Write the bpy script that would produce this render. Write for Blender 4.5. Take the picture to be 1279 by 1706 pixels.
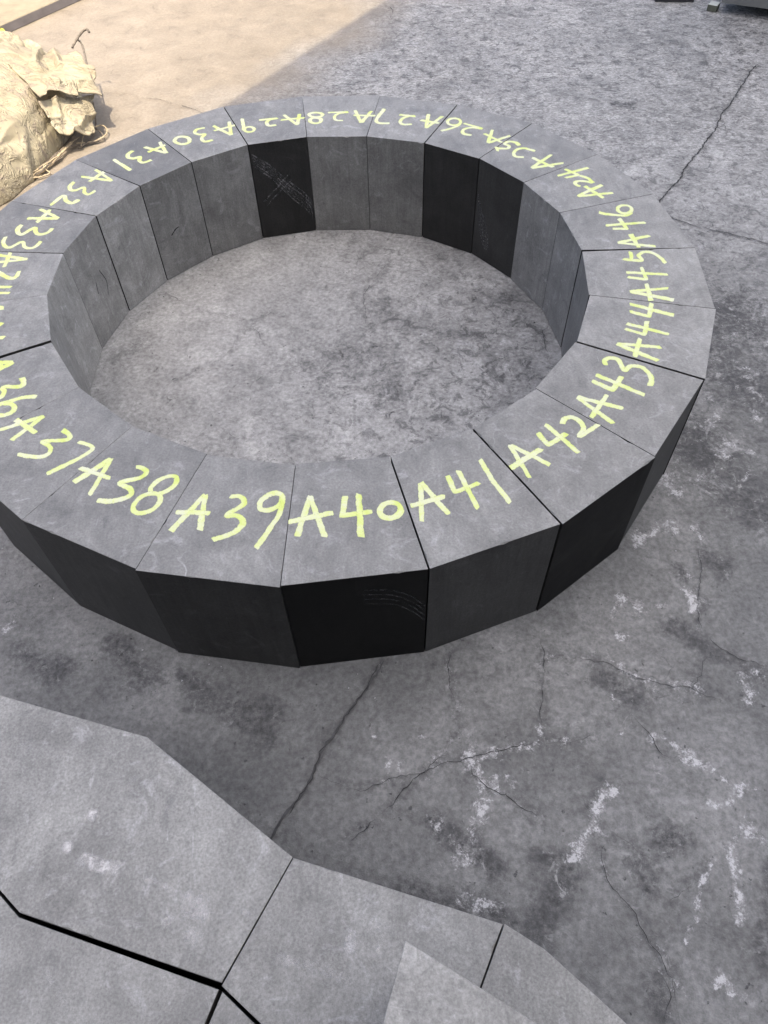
import bpy, bmesh, math, random
import numpy as np
from mathutils import Matrix, Vector

for o in list(bpy.data.objects):
    bpy.data.objects.remove(o, do_unlink=True)
scene = bpy.context.scene
COL = scene.collection
random.seed(7)

# ------------------------------------------------------------------ camera
H = 0.3766                       # height of every graphite block
cam_data = bpy.data.cameras.new('camera')
cam = bpy.data.objects.new('camera', cam_data)
COL.objects.link(cam)
cam_data.sensor_fit = 'VERTICAL'
cam_data.sensor_height = 36.0
cam_data.lens = 25.667
cam_data.clip_start = 0.02
cam_data.clip_end = 500
cam.matrix_world = Matrix.Translation((0.16836, -1.95439, 1.66065)) @ Matrix.Rotation(0.658564, 4, 'X') @ Matrix.Rotation(-0.0313423, 4, 'Z')
scene.camera = cam
scene.render.resolution_x = 768
scene.render.resolution_y = 1024

# ------------------------------------------------------------------ sky, sun, exposure
SUN_TO = Vector((-0.02, -0.30, 1.0)).normalized()     # towards the sun
sun_el = math.asin(SUN_TO.z)
world = bpy.data.worlds.new('World')
scene.world = world
world.use_nodes = True
wn = world.node_tree
wn.nodes.clear()
sky = wn.nodes.new('ShaderNodeTexSky')
sky.sky_type = 'NISHITA'
sky.sun_disc = False
sky.sun_elevation = sun_el
sky.sun_rotation = math.atan2(SUN_TO.x, SUN_TO.y)
sky.dust_density = 6.0
sky.air_density = 0.75
sky.ozone_density = 0.4
bg = wn.nodes.new('ShaderNodeBackground')
bg.inputs['Strength'].default_value = 0.15
wo = wn.nodes.new('ShaderNodeOutputWorld')
wn.links.new(sky.outputs[0], bg.inputs['Color'])
wn.links.new(bg.outputs[0], wo.inputs['Surface'])
sl = bpy.data.lights.new('sun', 'SUN')
sl.energy = 2.2
sl.angle = math.radians(0.53)
sl.color = (1.0, 0.87, 0.70)
so = bpy.data.objects.new('sun', sl)
so.rotation_euler = (-SUN_TO).to_track_quat('-Z', 'Y').to_euler()
COL.objects.link(so)
vs = scene.view_settings
vs.view_transform = 'Standard'
vs.look = 'None'
vs.exposure = 1.5
vs.gamma = 1.0
vs.use_curve_mapping = False

# ------------------------------------------------------------------ traced survey of the place (metres)
JOINTS = [([0.7664,0.2393],[1.0909,0.3346]),([0.6766,0.4333],[0.9632,0.61]),([0.5439,0.6065],[0.7684,0.8587]),([0.3581,0.7334],[0.5045,1.035]),([0.1476,0.7979],[0.2048,1.1358]),([-0.0738,0.8078],[-0.1066,1.1498]),([-0.2889,0.7618],[-0.4131,1.0807]),([-0.48,0.6454],[-0.6817,0.9124]),([-0.6367,0.4912],[-0.9031,0.6895]),([-0.7466,0.3071],[-1.0564,0.4166]),([-0.8025,0.0952],[-1.1427,0.129]),([-0.7995,-0.1154],[-1.1352,-0.1841]),([-0.7335,-0.3304],[-1.0434,-0.4835]),([-0.6126,-0.5202],[-0.8743,-0.7471]),([-0.4464,-0.6683],[-0.6404,-0.9507]),([-0.2501,-0.7685],[-0.3599,-1.0915]),([-0.0354,-0.809],[-0.0506,-1.1453]),([0.1866,-0.7965],[0.2589,-1.1154]),([0.3886,-0.7108],[0.5541,-1.0084]),([0.5638,-0.5773],[0.8061,-0.8207]),([0.699,-0.401],[0.9963,-0.5647]),([0.7745,-0.1977],[1.1112,-0.2785]),([0.7967,0.0222],[1.14,0.0194])]
PAINT = {
 24:[('A',[[[0.9359,0.4018],[0.8424,0.3343]],[[0.8424,0.3343],[0.9624,0.349]],[[0.877,0.3975],[0.9235,0.3182]]]),('2',[[[0.8626,0.3964],[0.85,0.407],[0.8493,0.4228],[0.8632,0.4318],[0.883,0.4286],[0.9102,0.4171]],[[0.9112,0.417],[0.8969,0.4477],[0.8735,0.4672]]]),('4',[[[0.7984,0.4698],[0.9132,0.5179]],[[0.8216,0.4553],[0.8705,0.4704],[0.8308,0.5137]]])],
 25:[('A',[[[0.8024,0.6181],[0.7171,0.5281]],[[0.7171,0.5281],[0.834,0.5552]],[[0.7306,0.6011],[0.7928,0.5285]]]),('2',[[[0.7481,0.6467],[0.7312,0.6588],[0.7112,0.6701],[0.6859,0.6617],[0.6702,0.6375],[0.6738,0.6123],[0.702,0.6051]]]),('5',[[[0.698,0.691],[0.6877,0.7153],[0.6614,0.7227],[0.6467,0.7056],[0.6611,0.6911],[0.6511,0.6717],[0.6176,0.6761]],[[0.6136,0.6875],[0.6166,0.6541]]])],
 26:[('A',[[[0.6162,0.8174],[0.5872,0.7173]],[[0.5872,0.7173],[0.6753,0.7666]],[[0.5815,0.7902],[0.6389,0.7174]]]),('2',[[[0.5145,0.8758],[0.5773,0.8295],[0.5504,0.8396],[0.522,0.8356],[0.5046,0.8165],[0.5069,0.7928],[0.5332,0.7783]]]),('6',[[[0.5038,0.8887],[0.5018,0.8803],[0.4978,0.8729],[0.492,0.8672],[0.485,0.8636],[0.4774,0.8626],[0.47,0.8641],[0.4634,0.8682],[0.4582,0.8743],[0.455,0.8819],[0.4541,0.8904],[0.4555,0.8989],[0.4591,0.9067],[0.4646,0.9129],[0.4715,0.917],[0.4791,0.9186],[0.4867,0.9175],[0.4935,0.9138],[0.499,0.908],[0.5026,0.9005],[0.5039,0.8921],[0.5029,0.8835]],[[0.4998,0.8695],[0.4842,0.8525],[0.4547,0.8341],[0.4247,0.8218]]])],
 27:[('A',[[[0.387,0.9612],[0.3704,0.8481]],[[0.3704,0.8481],[0.4389,0.9388]],[[0.3539,0.9136],[0.4217,0.8821]]]),('2',[[[0.2748,0.9626],[0.3344,0.946],[0.3116,0.9488],[0.285,0.9306],[0.2753,0.9005],[0.2887,0.8813],[0.3198,0.8816]]]),('7',[[[0.2186,1.0174],[0.1846,0.9128],[0.2354,0.8946]]])],
 28:[('A',[[[0.1049,1.0124],[0.1276,0.9068]],[[0.1276,0.9068],[0.1688,1.0016]],[[0.0991,0.9708],[0.1826,0.9601]]]),('2',[[[0.0004,1.0004],[0.0759,0.999],[0.0441,0.991],[0.0271,0.967],[0.0316,0.9355],[0.0591,0.9299]]]),('8',[[[-0.0189,0.9827],[-0.02,0.977],[-0.0235,0.9721],[-0.029,0.9683],[-0.0362,0.9661],[-0.0441,0.9656],[-0.0523,0.9668],[-0.0597,0.9698],[-0.0659,0.9741],[-0.0702,0.9794],[-0.0721,0.9852],[-0.0716,0.991],[-0.0686,0.9961],[-0.0634,1.0002],[-0.0565,1.0028],[-0.0486,1.0037],[-0.0403,1.0028],[-0.0326,1.0001],[-0.0261,0.996],[-0.0215,0.9908],[-0.0191,0.985],[-0.0193,0.9792]],[[-0.0239,0.9355],[-0.0248,0.9285],[-0.0275,0.9222],[-0.032,0.9174],[-0.0378,0.9144],[-0.0443,0.9135],[-0.051,0.9148],[-0.0571,0.9183],[-0.0622,0.9234],[-0.0658,0.9299],[-0.0675,0.9371],[-0.0671,0.9442],[-0.0647,0.9507],[-0.0605,0.956],[-0.0549,0.9594],[-0.0485,0.9607],[-0.0417,0.9598],[-0.0354,0.9567],[-0.03,0.9518],[-0.0262,0.9454],[-0.0242,0.9383],[-0.0242,0.9311]]])],
 29:[('A',[[[-0.1705,0.9931],[-0.1141,0.906]],[[-0.1141,0.906],[-0.1097,0.9953]],[[-0.1794,0.9498],[-0.088,0.9623]]]),('2',[[[-0.2631,0.9555],[-0.1948,0.9658],[-0.2201,0.9575],[-0.2316,0.9335],[-0.2223,0.9071],[-0.1941,0.9113]]]),('9',[[[-0.3291,0.9724],[-0.3132,0.8757]],[[-0.2751,0.8792],[-0.2755,0.873],[-0.2775,0.8676],[-0.2812,0.8633],[-0.286,0.8607],[-0.2915,0.8599],[-0.2973,0.8611],[-0.3027,0.8641],[-0.3073,0.8686],[-0.3107,0.8742],[-0.3125,0.8805],[-0.3125,0.8867],[-0.3108,0.8924],[-0.3075,0.897],[-0.3029,0.9],[-0.2974,0.9011],[-0.2916,0.9004],[-0.286,0.8977],[-0.2811,0.8934],[-0.2775,0.8879],[-0.2754,0.8817],[-0.2751,0.8754]]])],
 30:[('A',[[[-0.4343,0.9202],[-0.3576,0.8406]],[[-0.3576,0.8406],[-0.3776,0.9508]],[[-0.4265,0.8785],[-0.3514,0.9183]]]),('3',[[[-0.4638,0.9051],[-0.4924,0.8937],[-0.4975,0.8676],[-0.477,0.8532],[-0.4573,0.8531],[-0.4662,0.8219],[-0.45,0.7953],[-0.4221,0.8073]]]),('0',[[[-0.5086,0.8095],[-0.5087,0.8007],[-0.5114,0.793],[-0.5165,0.787],[-0.5235,0.7832],[-0.5317,0.7822],[-0.5403,0.7838],[-0.5487,0.7881],[-0.5559,0.7945],[-0.5614,0.8025],[-0.5645,0.8114],[-0.565,0.8204],[-0.5629,0.8285],[-0.5583,0.835],[-0.5516,0.8393],[-0.5435,0.8409],[-0.5347,0.8398],[-0.5262,0.8359],[-0.5186,0.8298],[-0.5128,0.8219],[-0.5093,0.813],[-0.5083,0.8041]]])],
 31:[('A',[[[-0.6689,0.7682],[-0.5804,0.7175]],[[-0.5804,0.7175],[-0.6196,0.804]],[[-0.6492,0.7275],[-0.5946,0.7794]]]),('3',[[[-0.7065,0.7424],[-0.7199,0.7175],[-0.7136,0.6929],[-0.6932,0.685],[-0.6724,0.6957],[-0.6701,0.6683],[-0.6522,0.652],[-0.627,0.671]]]),('1',[[[-0.7658,0.683],[-0.688,0.5999]]])],
 32:[('A',[[[-0.8554,0.5665],[-0.7403,0.5308]],[[-0.7403,0.5308],[-0.8155,0.6131]],[[-0.8184,0.5305],[-0.7814,0.5952]]]),('3',[[[-0.8724,0.5317],[-0.8794,0.5039],[-0.87,0.4775],[-0.8523,0.4744],[-0.8293,0.4909],[-0.8189,0.4567],[-0.802,0.445],[-0.7841,0.4684]]]),('2',[[[-0.9161,0.3818],[-0.8877,0.4404],[-0.8695,0.4075],[-0.8451,0.3899],[-0.8277,0.4127]]])],
 33:[('A',[[[-0.9728,0.3044],[-0.8677,0.2984]],[[-0.8677,0.2984],[-0.9447,0.3593]],[[-0.9339,0.2766],[-0.9095,0.3538]]]),('3',[[[-0.9787,0.2658],[-0.9861,0.2417],[-0.9772,0.2177],[-0.9614,0.2103],[-0.9332,0.2466],[-0.9217,0.2197],[-0.9053,0.2058],[-0.883,0.2143],[-0.8732,0.2399]]]),('3',[[[-1.0122,0.1989],[-1.0121,0.1702],[-0.9995,0.1456],[-0.9802,0.1377],[-0.9511,0.1668],[-0.9378,0.141],[-0.9223,0.1295],[-0.9017,0.1358],[-0.8903,0.1666]]])],
 34:[('A',[[[-1.0145,0.0989],[-0.9081,0.0689]],[[-0.9081,0.0689],[-1.0016,0.056]],[[-0.9718,0.1088],[-0.9682,0.0305]]]),('3',[[[-0.9152,0.0073],[-0.9168,-0.0232],[-0.932,-0.0292],[-0.9569,-0.0136],[-0.9713,0.0004],[-0.9873,0.0082],[-0.9906,-0.0147]]]),('4',[[[-0.9158,-0.0739],[-1.0041,-0.0693]],[[-0.9124,-0.1027],[-0.9613,-0.1002],[-0.9766,-0.0607]]])],
 35:[('A',[[[-0.9942,-0.1432],[-0.9094,-0.1749]],[[-0.9094,-0.1749],[-0.979,-0.1912]],[[-0.9509,-0.1454],[-0.9412,-0.1983]]]),('3',[[[-0.893,-0.2415],[-0.9021,-0.2536],[-0.9213,-0.2426],[-0.9334,-0.2345],[-0.9368,-0.2544],[-0.9537,-0.241]]]),('5',[[[-0.8671,-0.308],[-0.8982,-0.3084],[-0.9068,-0.2905],[-0.9243,-0.2847],[-0.9277,-0.3041]]])],
 36:[('A',[[[-0.8728,-0.4123],[-0.8134,-0.4138]],[[-0.8134,-0.4138],[-0.8543,-0.4536]],[[-0.8389,-0.4298],[-0.8599,-0.4152]]]),('3',[[[-0.7731,-0.4771],[-0.7625,-0.4941],[-0.7643,-0.5087],[-0.7841,-0.5112],[-0.8081,-0.5092],[-0.8127,-0.5184],[-0.8031,-0.5282],[-0.8048,-0.5482],[-0.8169,-0.5581]]]),('6',[[[-0.7131,-0.5505],[-0.749,-0.5533],[-0.78,-0.5657],[-0.8001,-0.5757],[-0.8053,-0.5837]],[[-0.7928,-0.5744],[-0.773,-0.5742],[-0.7601,-0.5884],[-0.7612,-0.6045],[-0.7769,-0.6156],[-0.7941,-0.6148]]])],
 37:[('A',[[[-0.7749,-0.6669],[-0.6766,-0.6242]],[[-0.6766,-0.6242],[-0.7345,-0.7041]],[[-0.744,-0.6318],[-0.6802,-0.6812]]]),('3',[[[-0.6174,-0.6737],[-0.5994,-0.6872],[-0.593,-0.7017],[-0.6068,-0.7096],[-0.656,-0.71],[-0.644,-0.7214],[-0.6314,-0.7348],[-0.6315,-0.7529],[-0.648,-0.7614],[-0.6812,-0.758],[-0.7067,-0.7507]]]),('7',[[[-0.5687,-0.7162],[-0.5288,-0.745],[-0.6192,-0.8174]]])],
 38:[('A',[[[-0.5492,-0.8455],[-0.4765,-0.7748]],[[-0.4765,-0.7748],[-0.5036,-0.8864]],[[-0.5456,-0.8009],[-0.4657,-0.8366]]]),('3',[[[-0.4125,-0.8026],[-0.3949,-0.8081],[-0.3841,-0.8216],[-0.3973,-0.8381],[-0.4403,-0.85],[-0.4296,-0.8608],[-0.4127,-0.8714],[-0.4083,-0.8871],[-0.4238,-0.8993],[-0.4534,-0.9051],[-0.4831,-0.9017]]]),('8',[[[-0.3106,-0.8421],[-0.3088,-0.8485],[-0.3098,-0.8562],[-0.3134,-0.8643],[-0.3193,-0.8722],[-0.3268,-0.8791],[-0.3353,-0.8843],[-0.344,-0.8874],[-0.3521,-0.8882],[-0.3588,-0.8864],[-0.3636,-0.8824],[-0.3659,-0.8764],[-0.3656,-0.8691],[-0.3626,-0.861],[-0.3573,-0.8529],[-0.35,-0.8457],[-0.3416,-0.8399],[-0.3327,-0.8363],[-0.3243,-0.835],[-0.3171,-0.8363],[-0.3119,-0.8401],[-0.3092,-0.8458]],[[-0.3412,-0.8956],[-0.3387,-0.9031],[-0.339,-0.9116],[-0.3419,-0.9204],[-0.3472,-0.9286],[-0.3543,-0.9354],[-0.3627,-0.9403],[-0.3715,-0.9427],[-0.3799,-0.9425],[-0.3872,-0.9397],[-0.3926,-0.9346],[-0.3958,-0.9276],[-0.3963,-0.9192],[-0.394,-0.9105],[-0.3893,-0.902],[-0.3825,-0.8947],[-0.3742,-0.8892],[-0.3652,-0.8862],[-0.3565,-0.8858],[-0.3488,-0.8882],[-0.3429,-0.8931],[-0.3394,-0.9]]])],
 39:[('A',[[[-0.3014,-0.9955],[-0.2375,-0.8953]],[[-0.2375,-0.8953],[-0.2371,-0.9959]],[[-0.2978,-0.9423],[-0.2197,-0.9488]]]),('3',[[[-0.1809,-0.9029],[-0.1605,-0.9024],[-0.1474,-0.9152],[-0.1504,-0.9302],[-0.1827,-0.9557],[-0.1618,-0.9582],[-0.1462,-0.9706],[-0.1463,-0.9871],[-0.1666,-1.008],[-0.2059,-1.0226]]]),('9',[[[-0.0616,-0.9058],[-0.0601,-0.9123],[-0.061,-0.9196],[-0.0642,-0.9272],[-0.0694,-0.9342],[-0.0762,-0.9401],[-0.0838,-0.9442],[-0.0915,-0.9463],[-0.0988,-0.946],[-0.1048,-0.9436],[-0.109,-0.9391],[-0.1111,-0.933],[-0.1108,-0.9258],[-0.1082,-0.9182],[-0.1034,-0.9109],[-0.0969,-0.9047],[-0.0893,-0.9],[-0.0814,-0.8975],[-0.0739,-0.8973],[-0.0675,-0.8994],[-0.0628,-0.9036],[-0.0604,-0.9096]],[[-0.0596,-0.9056],[-0.0599,-0.9295],[-0.0707,-0.9715],[-0.1092,-1.0489]]])],
 40:[('A',[[[-0.0218,-1.0205],[0.0018,-0.9081]],[[0.0018,-0.9081],[0.0387,-1.0248]],[[-0.0435,-0.9808],[0.0555,-0.9584]]]),('4',[[[0.0812,-0.9113],[0.0756,-0.9668],[0.0723,-0.9675],[0.1424,-0.958]],[[0.1111,-0.9059],[0.1169,-1.0278]]]),('0',[[[0.2057,-0.952],[0.2053,-0.9588],[0.2027,-0.9654],[0.1983,-0.971],[0.1924,-0.9753],[0.1856,-0.9777],[0.1785,-0.9782],[0.1717,-0.9766],[0.166,-0.9731],[0.1618,-0.968],[0.1596,-0.9618],[0.1595,-0.955],[0.1615,-0.9483],[0.1656,-0.9423],[0.1713,-0.9377],[0.1781,-0.9347],[0.1853,-0.9339],[0.1922,-0.9351],[0.1982,-0.9384],[0.2027,-0.9433],[0.2053,-0.9494],[0.2057,-0.9562]]])],
 41:[('A',[[[0.2508,-0.9903],[0.2554,-0.8785]],[[0.2554,-0.8785],[0.3116,-0.9732]],[[0.2281,-0.9461],[0.3072,-0.9217]]]),('4',[[[0.3171,-0.8606],[0.3302,-0.9104],[0.389,-0.8853]],[[0.3426,-0.8456],[0.3778,-0.9598]]]),('1',[[[0.3983,-0.813],[0.4189,-0.8784],[0.4514,-0.9465]]])],
 42:[('A',[[[0.5055,-0.8752],[0.4736,-0.7706]],[[0.4736,-0.7706],[0.5582,-0.8375]],[[0.4648,-0.8438],[0.5453,-0.7858]]]),('4',[[[0.545,-0.7338],[0.5641,-0.7748],[0.6144,-0.7387]],[[0.5675,-0.7064],[0.6317,-0.8029]]]),('2',[[[0.6095,-0.7069],[0.6185,-0.6894],[0.6378,-0.685],[0.6533,-0.7005],[0.6579,-0.7243],[0.6438,-0.7506],[0.6968,-0.712]]])],
 43:[('A',[[[0.7337,-0.7105],[0.6623,-0.6151]],[[0.6623,-0.6151],[0.7688,-0.6601]],[[0.6831,-0.689],[0.739,-0.6097]]]),('4',[[[0.7118,-0.5563],[0.7566,-0.594],[0.7915,-0.5444]],[[0.7259,-0.5342],[0.8321,-0.616]]]),('3',[[[0.7589,-0.4995],[0.7589,-0.481],[0.7756,-0.4721],[0.796,-0.4805],[0.8024,-0.5219],[0.8221,-0.5061],[0.8493,-0.511],[0.864,-0.5406],[0.8621,-0.5654],[0.8522,-0.5824]]])],
 44:[('A',[[[0.9201,-0.4358],[0.8067,-0.4149]],[[0.8067,-0.4149],[0.8985,-0.489]],[[0.8417,-0.4714],[0.8735,-0.3964]]]),('4',[[[0.8428,-0.3535],[0.8881,-0.3813],[0.9102,-0.3244]],[[0.8516,-0.3326],[0.9551,-0.3833]]]),('4',[[[0.8722,-0.2792],[0.9212,-0.3051],[0.9415,-0.2453]],[[0.88,-0.2456],[0.9896,-0.3032]]])],
 45:[('A',[[[1.0066,-0.1784],[0.8939,-0.189]],[[0.8939,-0.189],[1.0079,-0.2348]],[[0.9491,-0.1537],[0.9432,-0.235]]]),('4',[[[0.9024,-0.1197],[0.9549,-0.1336],[0.9543,-0.0722]],[[0.9043,-0.096],[1.0228,-0.1135]]]),('5',[[[0.9097,-0.029],[0.9635,-0.0397],[0.961,-0.0122],[0.9809,0.0041],[1.0066,-0.002],[1.0227,-0.0281],[1.0309,-0.0572]],[[0.941,0.0087],[0.935,-0.0327]]])],
 46:[('A',[[[1.0198,0.0915],[0.9131,0.0579]],[[0.9131,0.0579],[1.0235,0.0322]],[[0.9628,0.1031],[0.9721,0.0286]]]),('4',[[[0.9146,0.1354],[0.9589,0.1329],[0.9479,0.1941]],[[0.8968,0.1561],[1.025,0.1661]]]),('6',[[[0.8912,0.233],[0.9083,0.2221],[0.9405,0.2149],[0.973,0.2095],[0.9963,0.2269]],[[1.0004,0.2446],[0.9976,0.2374],[0.993,0.231],[0.9868,0.226],[0.9799,0.2229],[0.9727,0.222],[0.9659,0.2233],[0.9602,0.2267],[0.9561,0.232],[0.954,0.2386],[0.9541,0.2459],[0.9564,0.2532],[0.9607,0.2599],[0.9666,0.2653],[0.9735,0.2688],[0.9808,0.2702],[0.9878,0.2693],[0.9938,0.2662],[0.9982,0.2612],[1.0007,0.2548],[1.0009,0.2475],[0.9989,0.2401]]])],
}
CRACKS = [(6,[[2.251,2.291],[2.1638,2.1831],[1.9837,1.8756],[1.8542,1.6881],[1.7946,1.568],[1.688,1.3983],[1.5951,1.2651],[1.4997,1.1128],[1.4273,1.0167],[1.36,0.9145]]),(3,[[1.8638,1.7972],[1.8646,1.6559],[1.8413,1.5347]]),(4.9,[[1.3805,0.8387],[1.3966,0.8059],[1.4738,0.7477],[1.5331,0.7179],[1.6208,0.674],[1.7133,0.601],[1.8135,0.546]]),(4,[[1.5331,0.7179],[1.4827,0.6947],[1.4315,0.6674]]),(3,[[1.5331,0.7179],[1.5355,0.7664],[1.5482,0.7926]]),(6.5,[[0.1576,-1.1319],[0.0974,-1.2279],[0.0616,-1.2792],[0.0072,-1.3633],[-0.0243,-1.4366],[-0.0617,-1.487],[-0.0968,-1.55],[-0.1305,-1.6055]]),(2.5,[[0.3188,-1.116],[0.3127,-1.2119],[0.3223,-1.2535],[0.3325,-1.2836],[0.3271,-1.3127],[0.3048,-1.3462],[0.2814,-1.3816],[0.2315,-1.418],[0.1899,-1.4458],[0.1486,-1.4933],[0.1115,-1.527],[0.0766,-1.5551]]),(2,[[0.0017,-1.4109],[0.0426,-1.4281],[0.0963,-1.4442],[0.1502,-1.4288],[0.218,-1.4176],[0.2874,-1.3927],[0.3319,-1.3832],[0.3709,-1.3762],[0.4407,-1.3673],[0.5117,-1.3528],[0.5726,-1.3603],[0.6377,-1.3455]]),(2,[[0.3369,-1.3737],[0.3526,-1.4217],[0.379,-1.4516],[0.4267,-1.4737],[0.4532,-1.4924],[0.4859,-1.5184]]),(2,[[0.5593,-1.1243],[0.5449,-1.1963],[0.5285,-1.2723],[0.5164,-1.3231]]),(2,[[0.5507,-1.0737],[0.5536,-1.1324],[0.5478,-1.1964]]),(1.6,[[0.5436,-1.1483],[0.6343,-1.1401],[0.7035,-1.1651],[0.7574,-1.1877],[0.8221,-1.2212],[0.8896,-1.2389],[0.954,-1.2638]]),(2.5,[[1.0375,-0.8025],[1.0085,-0.9193],[0.9794,-0.9923],[0.9588,-1.0795]]),(2,[[0.9588,-1.0795],[0.9784,-1.1106],[1.0312,-1.157],[1.0947,-1.1833]]),(1.8,[[0.7664,-1.2116],[0.7982,-1.2587],[0.8896,-1.2389]]),(1.6,[[0.8896,-1.2389],[0.9316,-1.1936],[0.9603,-1.1464]]),(2,[[0.7357,-1.2939],[0.7694,-1.3455],[0.7811,-1.3809],[0.8138,-1.4119]]),(1.6,[[0.6169,-1.5445],[0.6662,-1.582],[0.7207,-1.6162]]),(1.6,[[0.6031,-1.5801],[0.6049,-1.6437],[0.6306,-1.6831],[0.6574,-1.7476],[0.6918,-1.8186],[0.6832,-1.8844]]),(2,[[0.6625,-1.7982],[0.681,-1.8376],[0.6632,-1.8839]]),(1.8,[[-0.644,0.4109],[-0.5626,0.3513],[-0.4952,0.3154],[-0.4314,0.2836],[-0.3547,0.2447],[-0.297,0.2107],[-0.2559,0.2397],[-0.2125,0.2761]]),(1.7,[[-0.297,0.2107],[-0.2599,0.1547],[-0.2222,0.0774],[-0.1951,0.0189]]),(1.3,[[-0.2896,0.2001],[-0.332,0.125],[-0.374,0.0242],[-0.4411,-0.0192],[-0.5055,-0.0707]]),(1.3,[[0.2144,0.5719],[0.1628,0.4446],[0.1142,0.3643],[0.1304,0.1998],[0.1507,0.118]]),(1.3,[[0.1142,0.3643],[0.1945,0.3382],[0.2648,0.3091]]),(2.5,[[0.7443,0.1389],[0.7472,0.05],[0.7463,-0.0071]]),(2.5,[[0.3626,-0.2672],[0.3667,-0.3658]]),(3,[[-1.2245,2.2018],[-1.0973,2.1495],[-1.0353,2.1026],[-0.9445,2.0821],[-0.8593,2.0344],[-0.8085,2.0034],[-0.7074,1.9355],[-0.6397,1.8778]]),(4,[[-1.4922,1.2021],[-1.447,1.1387],[-1.4206,1.1024]]),(4,[[0.2982,3.2919],[0.3216,3.2096],[0.2997,3.0942]]),(1.8,[[0.7212,-1.6857],[0.7726,-1.6541],[0.8227,-1.6099]])]
WHITE = [(0.3566,-1.5121,0.0312),(0.3943,-1.4689,0.0264),(0.4115,-1.4368,0.0174),(0.4448,-1.4379,0.016),(0.3512,-1.3673,0.0274),(0.3984,-1.3757,0.0205),(0.5141,-1.3373,0.0194),(0.5658,-1.3601,0.0165),(0.5642,-1.5849,0.0252),(0.5354,-1.5899,0.0201),(0.5958,-1.5536,0.0229),(0.6202,-1.51,0.0194),(0.6543,-1.473,0.0197),(0.6345,-1.4915,0.0131),(0.3316,-1.691,0.029),(0.3027,-1.6065,0.0225),(0.264,-1.5316,0.0155),(0.2916,-1.5887,0.0126),(0.771,-0.9938,0.0341),(0.8231,-1.0047,0.0263),(1.0121,-0.5842,0.0298),(1.0239,-0.6191,0.0208),(1.1029,-0.5763,0.0263),(0.9638,-0.7478,0.0267),(0.8671,-0.7857,0.0265),(1.041,-0.7613,0.0249),(1.0531,-0.7888,0.0198),(0.9638,-0.9644,0.0219),(0.9799,-0.9183,0.0143),(0.8681,-1.2228,0.0258),(0.8967,-1.2391,0.0228),(1.0228,-1.228,0.0315),(1.0204,-1.266,0.0282),(1.069,-1.1983,0.0173),(0.7519,-1.1796,0.0204),(0.7,-1.263,0.0156),(0.7668,-1.0813,0.0211),(0.8695,-1.0063,0.0139),(0.9309,-1.4685,0.0184),(0.8511,-1.3995,0.0216),(0.867,-1.4244,0.016),(0.9296,-1.5598,0.0304),(0.8785,-1.6116,0.0223),(0.8716,-1.679,0.029),(0.8655,-1.7272,0.0166),(0.8193,-1.6214,0.0099),(0.7963,-1.6659,0.0109),(0.7729,-1.7087,0.0108),(0.7506,-1.7449,0.0118),(0.7758,-1.8257,0.0182),(0.8072,-1.8457,0.0158),(0.7006,-1.8285,0.0159),(0.7214,-1.8557,0.0112),(0.797,-1.8311,0.0091),(0.2781,-1.516,0.0104),(0.2679,-1.3784,0.0191),(0.2375,-1.4315,0.0121),(0.2361,-1.3355,0.0139),(0.1512,-1.3885,0.0136),(0.1691,-1.4685,0.0159),(0.1783,-1.3961,0.0109),(0.1178,-1.3317,0.0111),(0.7763,-1.3457,0.0165),(0.744,-1.4205,0.0134),(0.7107,-1.3293,0.0125),(0.1046,-1.2357,0.0087),(-0.8194,-0.9993,0.0221),(-0.7986,-0.9734,0.0127),(1.2589,-0.45,0.0363),(1.217,-0.3452,0.0299),(1.3469,-0.3243,0.0262),(1.2304,-0.5932,0.0209),(1.2074,-0.4973,0.0251),(1.4021,-0.1294,0.0276),(1.4116,0.0566,0.0247),(1.4659,0.3313,0.022),(1.2495,-0.2377,0.0192),(0.6508,-0.0703,0.0121),(0.0403,0.1234,0.0128),(0.1793,-0.2672,0.0154),(0.1056,0.44,0.0114)]
WLINES = [([[0.6555,-1.4678],[0.6259,-1.5014],[0.6046,-1.5417],[0.5648,-1.5814],[0.5306,-1.5956]],0.0132),([[0.8234,-1.6158],[0.7963,-1.6659],[0.7729,-1.7087],[0.7421,-1.7622]],0.0087),([[0.3375,-1.3668],[0.3661,-1.4222],[0.3956,-1.4689],[0.3559,-1.5183]],0.011),([[1.0217,-1.2092],[1.0211,-1.2765]],0.0144),([[0.9589,-0.9363],[0.9512,-1.0093]],0.0126),([[0.8897,-1.5766],[0.8799,-1.6346],[0.8717,-1.6899],[0.865,-1.7324]],0.0126),([[0.79,-1.3462],[0.8471,-1.3898],[0.9161,-1.4524],[0.9907,-1.4832]],0.0069),([[0.3025,-1.5352],[0.3022,-1.6122]],0.0077),([[0.7224,-1.1463],[0.7519,-1.1796],[0.8077,-1.2208]],0.0074),([[0.9411,-0.7574],[0.868,-0.796]],0.0133),([[1.0182,-0.5611],[1.0295,-0.6306]],0.0141),([[0.5135,-1.3415],[0.454,-1.3705],[0.3502,-1.3783]],0.0069),([[0.8658,-1.5086],[0.9345,-1.4981]],0.0078)]
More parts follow.
